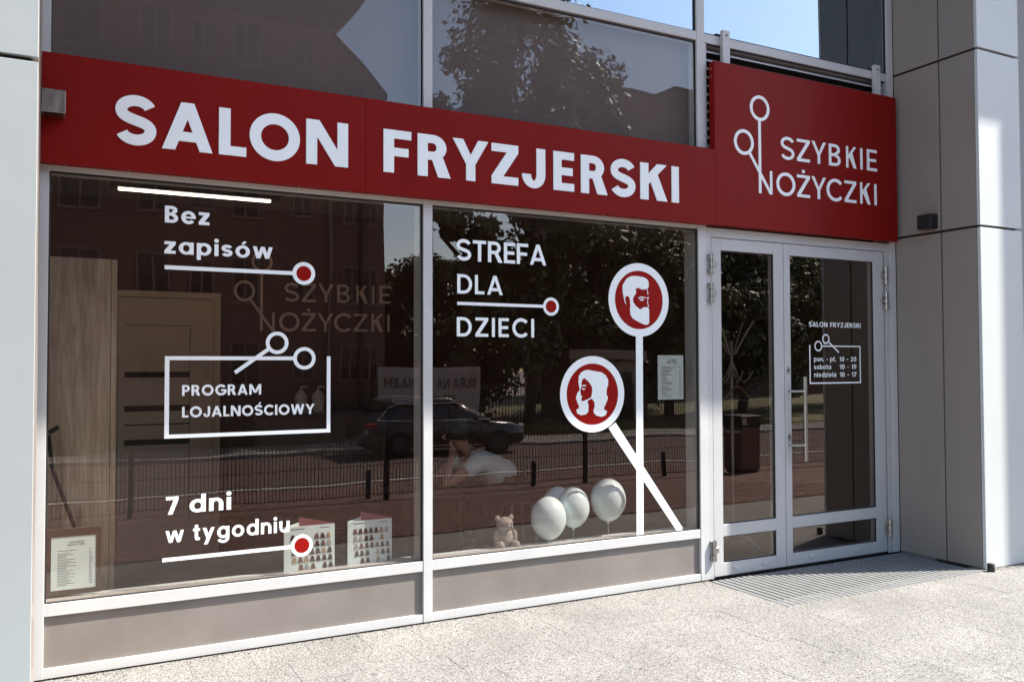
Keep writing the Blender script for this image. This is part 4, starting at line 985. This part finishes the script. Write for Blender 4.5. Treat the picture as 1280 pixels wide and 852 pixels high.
# parked estate car
def make_car(x0, yc, z0):
    t = thing('parked_car', (x0+2.3, yc, z0), 'black estate car parked across the road, mirrored in the windows', 'car')
    L = 4.65
    # lower body: cross-sections along x (rear at x0, front at x0+L)
    secs = [(0, .38, .78, .72), (.12, .26, .98, .84), (.5, .22, 1.02, .90), (1.2, .20, 1.00, .91), (2.2, .20, .97, .91), (3.1, .20, .95, .91), (3.5, .22, .93, .90), (4.1, .24, .86, .86), (4.5, .28, .74, .76), (4.65, .34, .62, .62)]
    V = []; F = []; n = 10
    for sx_, lo, hi, hw in secs:
        prof = [(-hw*.92, lo), (-hw, lo+.12), (-hw, (lo+hi)/2), (-hw*.985, hi-.10), (-hw*.86, hi), (hw*.86, hi), (hw*.985, hi-.10), (hw, (lo+hi)/2), (hw, lo+.12), (hw*.92, lo)]
        V += [(x0+sx_, yc+a, z0+b) for a, b in prof]
    for i in range(len(secs)-1):
        for j in range(n): F.append((i*n+j, i*n+(j+1) % n, (i+1)*n+(j+1) % n, (i+1)*n+j))
    F += [tuple(range(n)), tuple(range(len(V)-1, len(V)-1-n, -1))]
    body = MB().raw(V, F, True).build('body', MT['carp'], t)
    # greenhouse
    gs = [(.10, .98, .99, .74), (.55, .98, 1.36, .68), (.9, .98, 1.44, .66), (1.7, .96, 1.47, .66), (2.5, .95, 1.44, .66), (3.05, .94, 1.22, .70), (3.5, .92, .935, .78)]
    V = []; F = []; n = 4
    for sx_, lo, hi, hw in gs:
        V += [(x0+sx_, yc-hw-.09, z0+lo), (x0+sx_, yc-hw, z0+hi), (x0+sx_, yc+hw, z0+hi), (x0+sx_, yc+hw+.09, z0+lo)]
    for i in range(len(gs)-1):
        for j in range(n-1): F.append((i*n+j, i*n+j+1, (i+1)*n+j+1, (i+1)*n+j))
    MB().raw(V, F, True).build('window', MT['carg'], t)
    rf = MB(); VV = []; FF = []
    rs = [(.38, 1.27, .68), (.55, 1.375, .68), (.9, 1.455, .665), (1.7, 1.485, .665), (2.5, 1.455, .665), (2.7, 1.385, .68)]
    for sx_, hi, hw in rs: VV += [(x0+sx_, yc-hw-.02, z0+hi-.03), (x0+sx_, yc-hw+.06, z0+hi+.01), (x0+sx_, yc+hw-.06, z0+hi+.01), (x0+sx_, yc+hw+.02, z0+hi-.03)]
    for i in range(len(rs)-1):
        for j in range(3): FF.append((i*4+j, i*4+j+1, i*4+j+5, i*4+j+4))
    rf.raw(VV, FF, True).build('roof', MT['carp'], t)
    for s in (-1, 1):
        yy = yc+s*.66
        MB().tube([(x0+.75, yy, z0+1.47), (x0+.85, yy, z0+1.53), (x0+1.7, yy, z0+1.555), (x0+2.35, yy, z0+1.53), (x0+2.45, yy, z0+1.48)], .014, 6).build('roof_rail', MT['chrome'], t)
        MB().tube([(x0+.30, yc+s*.845, z0+1.0), (x0+1.7, yc+s*.865, z0+.985), (x0+3.4, yc+s*.875, z0+.95)], .011, 6).build('window_trim', MT['chrome'], t)
        MB().tube([(x0+.30, yc+s*.845, z0+1.0), (x0+.62, yc+s*.72, z0+1.34), (x0+.95, yc+s*.70, z0+1.42), (x0+2.5, yc+s*.70, z0+1.42), (x0+3.05, yc+s*.745, z0+1.2), (x0+3.45, yc+s*.86, z0+.95)], .010, 6).build('window_trim', MT['chrome'], t)
        for px in (1.35, 2.35): MB().tube([(x0+px, yc+s*.70, z0+1.42), (x0+px+.02, yc+s*.80, z0+.97)], .025, 6).build('door_pillar', MT['carp'], t)
        MB().ell((x0+3.05, yc+s*.98, z0+1.02), (.10, .07, .07), 12, 8).build('side_mirror', MT['carp'], t)
        B('headlight', 'head', t, x0+4.25, x0+4.55, yc+s*.60-.12, yc+s*.60+.12, z0+.66, z0+.76, b=.02)
        B('tail_light', 'tail', t, x0+.03, x0+.30, yc+s*.74-.13, yc+s*.74+.13, z0+.80, z0+.94, b=.02)
        B('side_sill', 'chrome', t, x0+1.15, x0+3.2, yc+s*.905-.012, yc+s*.905+.012, z0+.27, z0+.295)
        for px in (.85, 3.70):
            w = MB().tube([(x0+px, yc+s*.70, z0+.34), (x0+px, yc+s*.92, z0+.34)], .34, 24).build('wheel', MT['tyre'], t)
            MB().tube([(x0+px, yc+s*.90, z0+.34), (x0+px, yc+s*.935, z0+.34)], [.23, .20], 20).build('rim', MT['rim'], w)
make_car(6.75, -16.75, zg(16.2)-.02)

# building opposite
AB = thing('apartment_building', (2, -24, -.9), 'brown plastered apartment block across the street, mirrored in the left window', 'building')
gz = -.9
B('wall', 'plaster', AB, -14, 8.3, -36, -24, gz, 13.0)
B('wall', 'plasterd', AB, 8.302, 10.2, -35, -24.3, gz, 11.1)
MB().prism([(8.302, 13.1), (8.302, 12.9), (10.3, 10.9), (10.3, 11.1)], -35, -24.2).build('roof', MT['roof'], AB)
MB().prism([(8.302, 12.9), (8.302, 11.1), (10.2, 11.1)], -34.9, -24.3).build('wall', MT['plasterd'], AB)
MB().prism([(-14.5, 13.002), (8.36, 13.002), (11.0, 16.5), (-14.5, 16.5)], -37, -23.9).build('roof', MT['roof'], AB)
def win(x, z, w, h, yf=-24.0):
    r = B('window', 'wing', AB, x-w/2, x+w/2, yf-.0, yf+.012, z-h/2, z+h/2)
    for a in ((x-w/2-.06, x+w/2+.06, z+h/2, z+h/2+.07), (x-w/2-.10, x+w/2+.10, z-h/2-.09, z-h/2), (x-w/2-.06, x-w/2, z-h/2, z+h/2), (x+w/2, x+w/2+.06, z-h/2, z+h/2), (x-.03, x+.03, z-h/2, z+h/2)):
        B('frame', 'winframe', r, a[0], a[1], yf+.013, yf+.05, a[2], a[3])
for zz in (1.55, 4.3, 7.05, 9.75, 12.0):
    for x, w in ((-8.5, 1.2), (-5.5, 1.2), (-2.6, .9), (.55, 1.0), (2.6, .8), (4.0, .6), (5.4, .8), (7.2, .6)):
        win(x, zz, w, 1.35 if w > .7 else 1.0)
    if zz < 11: win(9.0, zz, .6, 1.1, -24.3); win(9.65, zz, .45, 1.1, -24.3)
MB().tube([(9.33, -24.2, gz), (9.33, -24.2, 11.2)], .07, 8).build('drainpipe', MT['roof'], AB)
MB().tube([(8.1, -23.9, gz), (8.1, -23.9, 13.0)], .06, 8).build('drainpipe', MT['winframe'], AB)
# far low building
FB = thing('distant_building', (46, -46, -1), 'low dark building with stepped roofline far behind the trees', 'building')
B('wall', 'plasterd', FB, 34, 43, -58, -50, -1, 22.5); B('wall', 'plasterd', FB, 43.01, 60, -57, -49.5, -1, 23.3)
B('roof', 'roof', FB, 33.8, 43, -58.2, -49.8, 22.502, 22.8); B('roof', 'roof', FB, 43.01, 60.2, -57.2, -49.3, 23.302, 23.6)
for i in range(8):
    for j in range(7): B('window', 'wing', FB, 35+i*3.1, 36.1+i*3.1, (-50 if i < 3 else -49.5), (-49.98 if i < 3 else -49.48), .5+j*3, 2+j*3)
# banner on iron fence
BN = thing('banner', (11, -22, .1), 'pale banner with dark rental words hung on a fence across the street', 'banner')
B('cloth', 'banner', BN, 9.15, 12.85, -21.99, -21.97, -.15, 1.42)
def btext(s, x0, x1, z, cap):
    # reads correctly from the shop: runs towards smaller x, faces +y
    mb = MB(); tmp = MB(); text(s, 0, abs(x1-x0), z, cap, .2, 0, .003, None, None, joined=tmp)
    mb.raw([(x1-(p[0]), -21.969-p[1]*1.0, p[2]) for p in tmp.v], tmp.f); mb.build('lettering', MT['bannerk'], BN)
btext('BIURA NA WYNAJEM', 9.35, 12.70, .78, .30)
btext('510 100 504', 10.0, 11.9, .33, .26)
def iron_fence(x0, x1, Y, label):
    t = thing('iron_fence', (x0, -Y, zg(Y)), label, 'fence', 'dark iron fence across the street'); z0 = zg(Y)
    for x in (x0,): B('post', 'fence', t, x-.05, x+.05, -Y-.05, -Y+.05, z0, z0+1.9)
    for zz in (.2, 1.6): B('rail', 'fence', t, x0, x1, -Y-.02, -Y+.02, z0+zz, z0+zz+.05)
    mb = MB(); x = x0+.12
    while x < x1: mb.box(x-.01, x+.01, -Y-.01, -Y+.01, z0+.1, z0+1.75); x += .12
    mb.build('bars', MT['fence'], t)['kind'] = 'stuff'
for i in range(5): iron_fence(9.0+i*3.6, 12.6+i*3.6, 22.06, ['dark iron fence section carrying the banner', 'dark iron fence section just right of the banner', 'dark iron fence section below the tallest tree', 'dark iron fence section before the kiosk', 'dark iron fence section right of the kiosk'][i])
ht = thing('kiosk', (21, -27, -.9), 'small beige kiosk with flat roof behind the iron fence', 'kiosk')
B('wall', 'hut', ht, 19.2, 22.6, -29, -26.5, -.9, 1.75); B('roof', 'hut', ht, 18.9, 22.9, -29.3, -26.1, 1.752, 2.15); B('window', 'wing', ht, 19.8, 21.2, -26.5, -26.48, .2, 1.2)
B('door', 'wing', ht, 21.6, 22.3, -26.5, -26.48, -.85, 1.2)
# grass verge
strip('grass_verge', -80, 120, [20.6, 24, 60], 'grass', .01)
random.seed(11); gb = MB()
for i in range(9000):
    x = random.uniform(-4, 26); Y = 20.65+abs(random.gauss(0, .9)); h = random.uniform(.08, .38); a = random.uniform(0, PI); w = .02
    if Y > 23.8: continue
    z = zg(Y); dx, dy = math.cos(a)*w, math.sin(a)*w; lx, ly = random.uniform(-.1, .1), random.uniform(-.1, .1)
    gb.raw([(x-dx, -Y-dy, z), (x+dx, -Y+dy, z), (x+lx, -Y+ly, z+h)], [(0, 1, 2)])
o = gb.build('long_grass', MT['grass']); tag(o, 'rough dry grass growing on the verge across the road', 'grass', kind='stuff')
gb = MB()
for i in range(2600):
    x = random.choice([random.gauss(1.8, .6), random.gauss(3.2, .5), random.gauss(-.2, .5)]); Y = random.uniform(20.9, 21.9)
    z = zg(Y)+random.uniform(.1, 1.0); s = random.uniform(.03, .08); n = Vector((random.gauss(0, 1), random.gauss(0, 1), random.gauss(0, 1))).normalized()
    u = n.orthogonal().normalized()*s; v = n.cross(u)
    c = Vector((x, -Y, z)); gb.raw([c-u, c+v*.6, c+u, c-v*.6], [(0, 1, 2, 3)])
tag(gb.build('shrubs', MT['leaf2']), 'low flowering shrubs on the verge below the apartment block', 'shrub', kind='stuff')

# trees
def tree(x, Y, H, R, trunk_h, mat, label, nleaf=7000, seed=0, leaf=.17, group='trees across the street'):
    random.seed(seed)
    z0 = zg(Y); t = thing('tree', (x, -Y, z0), label, 'tree', group)
    mb = MB(); P = [(x, -Y, z0-.1)]; r = []
    for k in range(1, 7): P.append((x+random.uniform(-.15, .15)*k, -Y+random.uniform(-.15, .15)*k, z0+(trunk_h+ (H-trunk_h)*.6)*k/6))
    mb.tube(P, [.26*(1-i/7.5) for i in range(7)], 9)
    clumps = []
    nb = 26 if R < 3.5 else 64
    for b in range(nb):
        f = b/nb; zb = z0+trunk_h+(H-trunk_h)*(.02+.95*f)
        prof = math.sin(PI*min(1, .16+.80*(1-f)))**.8
        a = random.uniform(0, 2*PI); rad = R*prof*random.uniform(.35, 1.0)
        c = Vector((x+rad*math.cos(a), -Y+rad*math.sin(a), zb+random.uniform(-.3, .5)))
        s = P[min(6, 2+int(f*4))]
        mid = ((s[0]+c.x)/2, (s[1]+c.y)/2, (s[2]+c.z)/2+.2)
        mb.tube([s, mid, tuple(c)], [.07, .045, .015], 5)
        clumps.append((c, R*random.uniform(.22, .40)))
    for b in range(10):
        c = Vector((x+random.uniform(-.4, .4)*R, -Y+random.uniform(-.4, .4)*R, z0+trunk_h+(H-trunk_h)*random.uniform(.2, .98))); clumps.append((c, R*random.uniform(.2, .34)))
    mb.build('trunk', MT['bark'], t)
    lb = MB(); per = nleaf//len(clumps)
    for c, cr in clumps:
        for i in range(per):
            d = Vector((random.gauss(0, 1), random.gauss(0, 1), random.gauss(0, 1))).normalized()*cr*random.uniform(.35, 1.12)
            d.z *= .8; p = c+d
            n = (d.normalized()+Vector((random.uniform(-1, 1), random.uniform(-1, 1), random.uniform(-.5, 1.2)))).normalized()
            u = n.orthogonal().normalized(); th = random.uniform(0, PI); v = n.cross(u); u, v = u*math.cos(th)+v*math.sin(th), v*math.cos(th)-u*math.sin(th)
            s = leaf*random.uniform(.6, 1.25); u *= s; v *= s*.55
            lb.raw([p-u, p+v, p+u, p-v], [(0, 1, 2, 3)])
    me = bpy.data.meshes.new('crown'); L = wloc(t)
    me.from_pydata([(a-L[0], b_-L[1], c_-L[2]) for a, b_, c_ in lb.v], [], lb.f); me.update(); link('crown', me, MT[mat], t)
tree(13.9, 25.8, 13.4, 1.7, 2.2, 'leaf', 'slim tree at the left shoulder of the tallest tree', 7000, 1)
tree(17.0, 26.2, 17.6, 3.9, 2.4, 'leaf', 'tallest and broadest tree, mirrored in the middle upper window', 24000, 2)
tree(20.8, 26.5, 13.2, 2.6, 2.2, 'leaf', 'rounded tree between the tallest one and the kiosk end', 9000, 3)
tree(13.4, 30.0, 6.9, 2.3, .8, 'leafd', 'dark tree close to the apartment block gable', 7000, 4)
tree(25.6, 28, 9.0, 3.0, 1.6, 'leaf2', 'yellow-green tree mirrored beside the door', 8000, 5)
tree(30.0, 28, 8.6, 3.2, 1.4, 'leafd', 'dark low tree behind the yellow-green one', 8000, 6)
tree(34.5, 30, 9.5, 3.4, 1.5, 'leaf', 'wide tree mirrored in the left door leaf', 8000, 8)
tree(12.9, 31.5, 6.7, 2.6, .2, 'leafd', 'dark bush-like tree under the gap of sky', 9000, 21)
tree(17.0, 31, 7.0, 3.2, .6, 'leafd', 'dark bushy tree behind the banner fence', 7000, 9)
tree(22.5, 31.5, 7.5, 3.4, .6, 'leafd', 'dark bushy tree behind the kiosk', 7000, 10)
tree(40.0, 31, 10, 3.6, 1.4, 'leaf2', 'farthest right tree in the mirrored row', 7000, 12)
tree(28.0, 34, 9.5, 4, .6, 'leafd', 'deep green tree in the second row, centre', 7000, 14)
tree(46.0, 33, 10, 4, .8, 'leafd', 'deep green tree in the second row, far right', 7000, 15)

print('slabs', nslab)
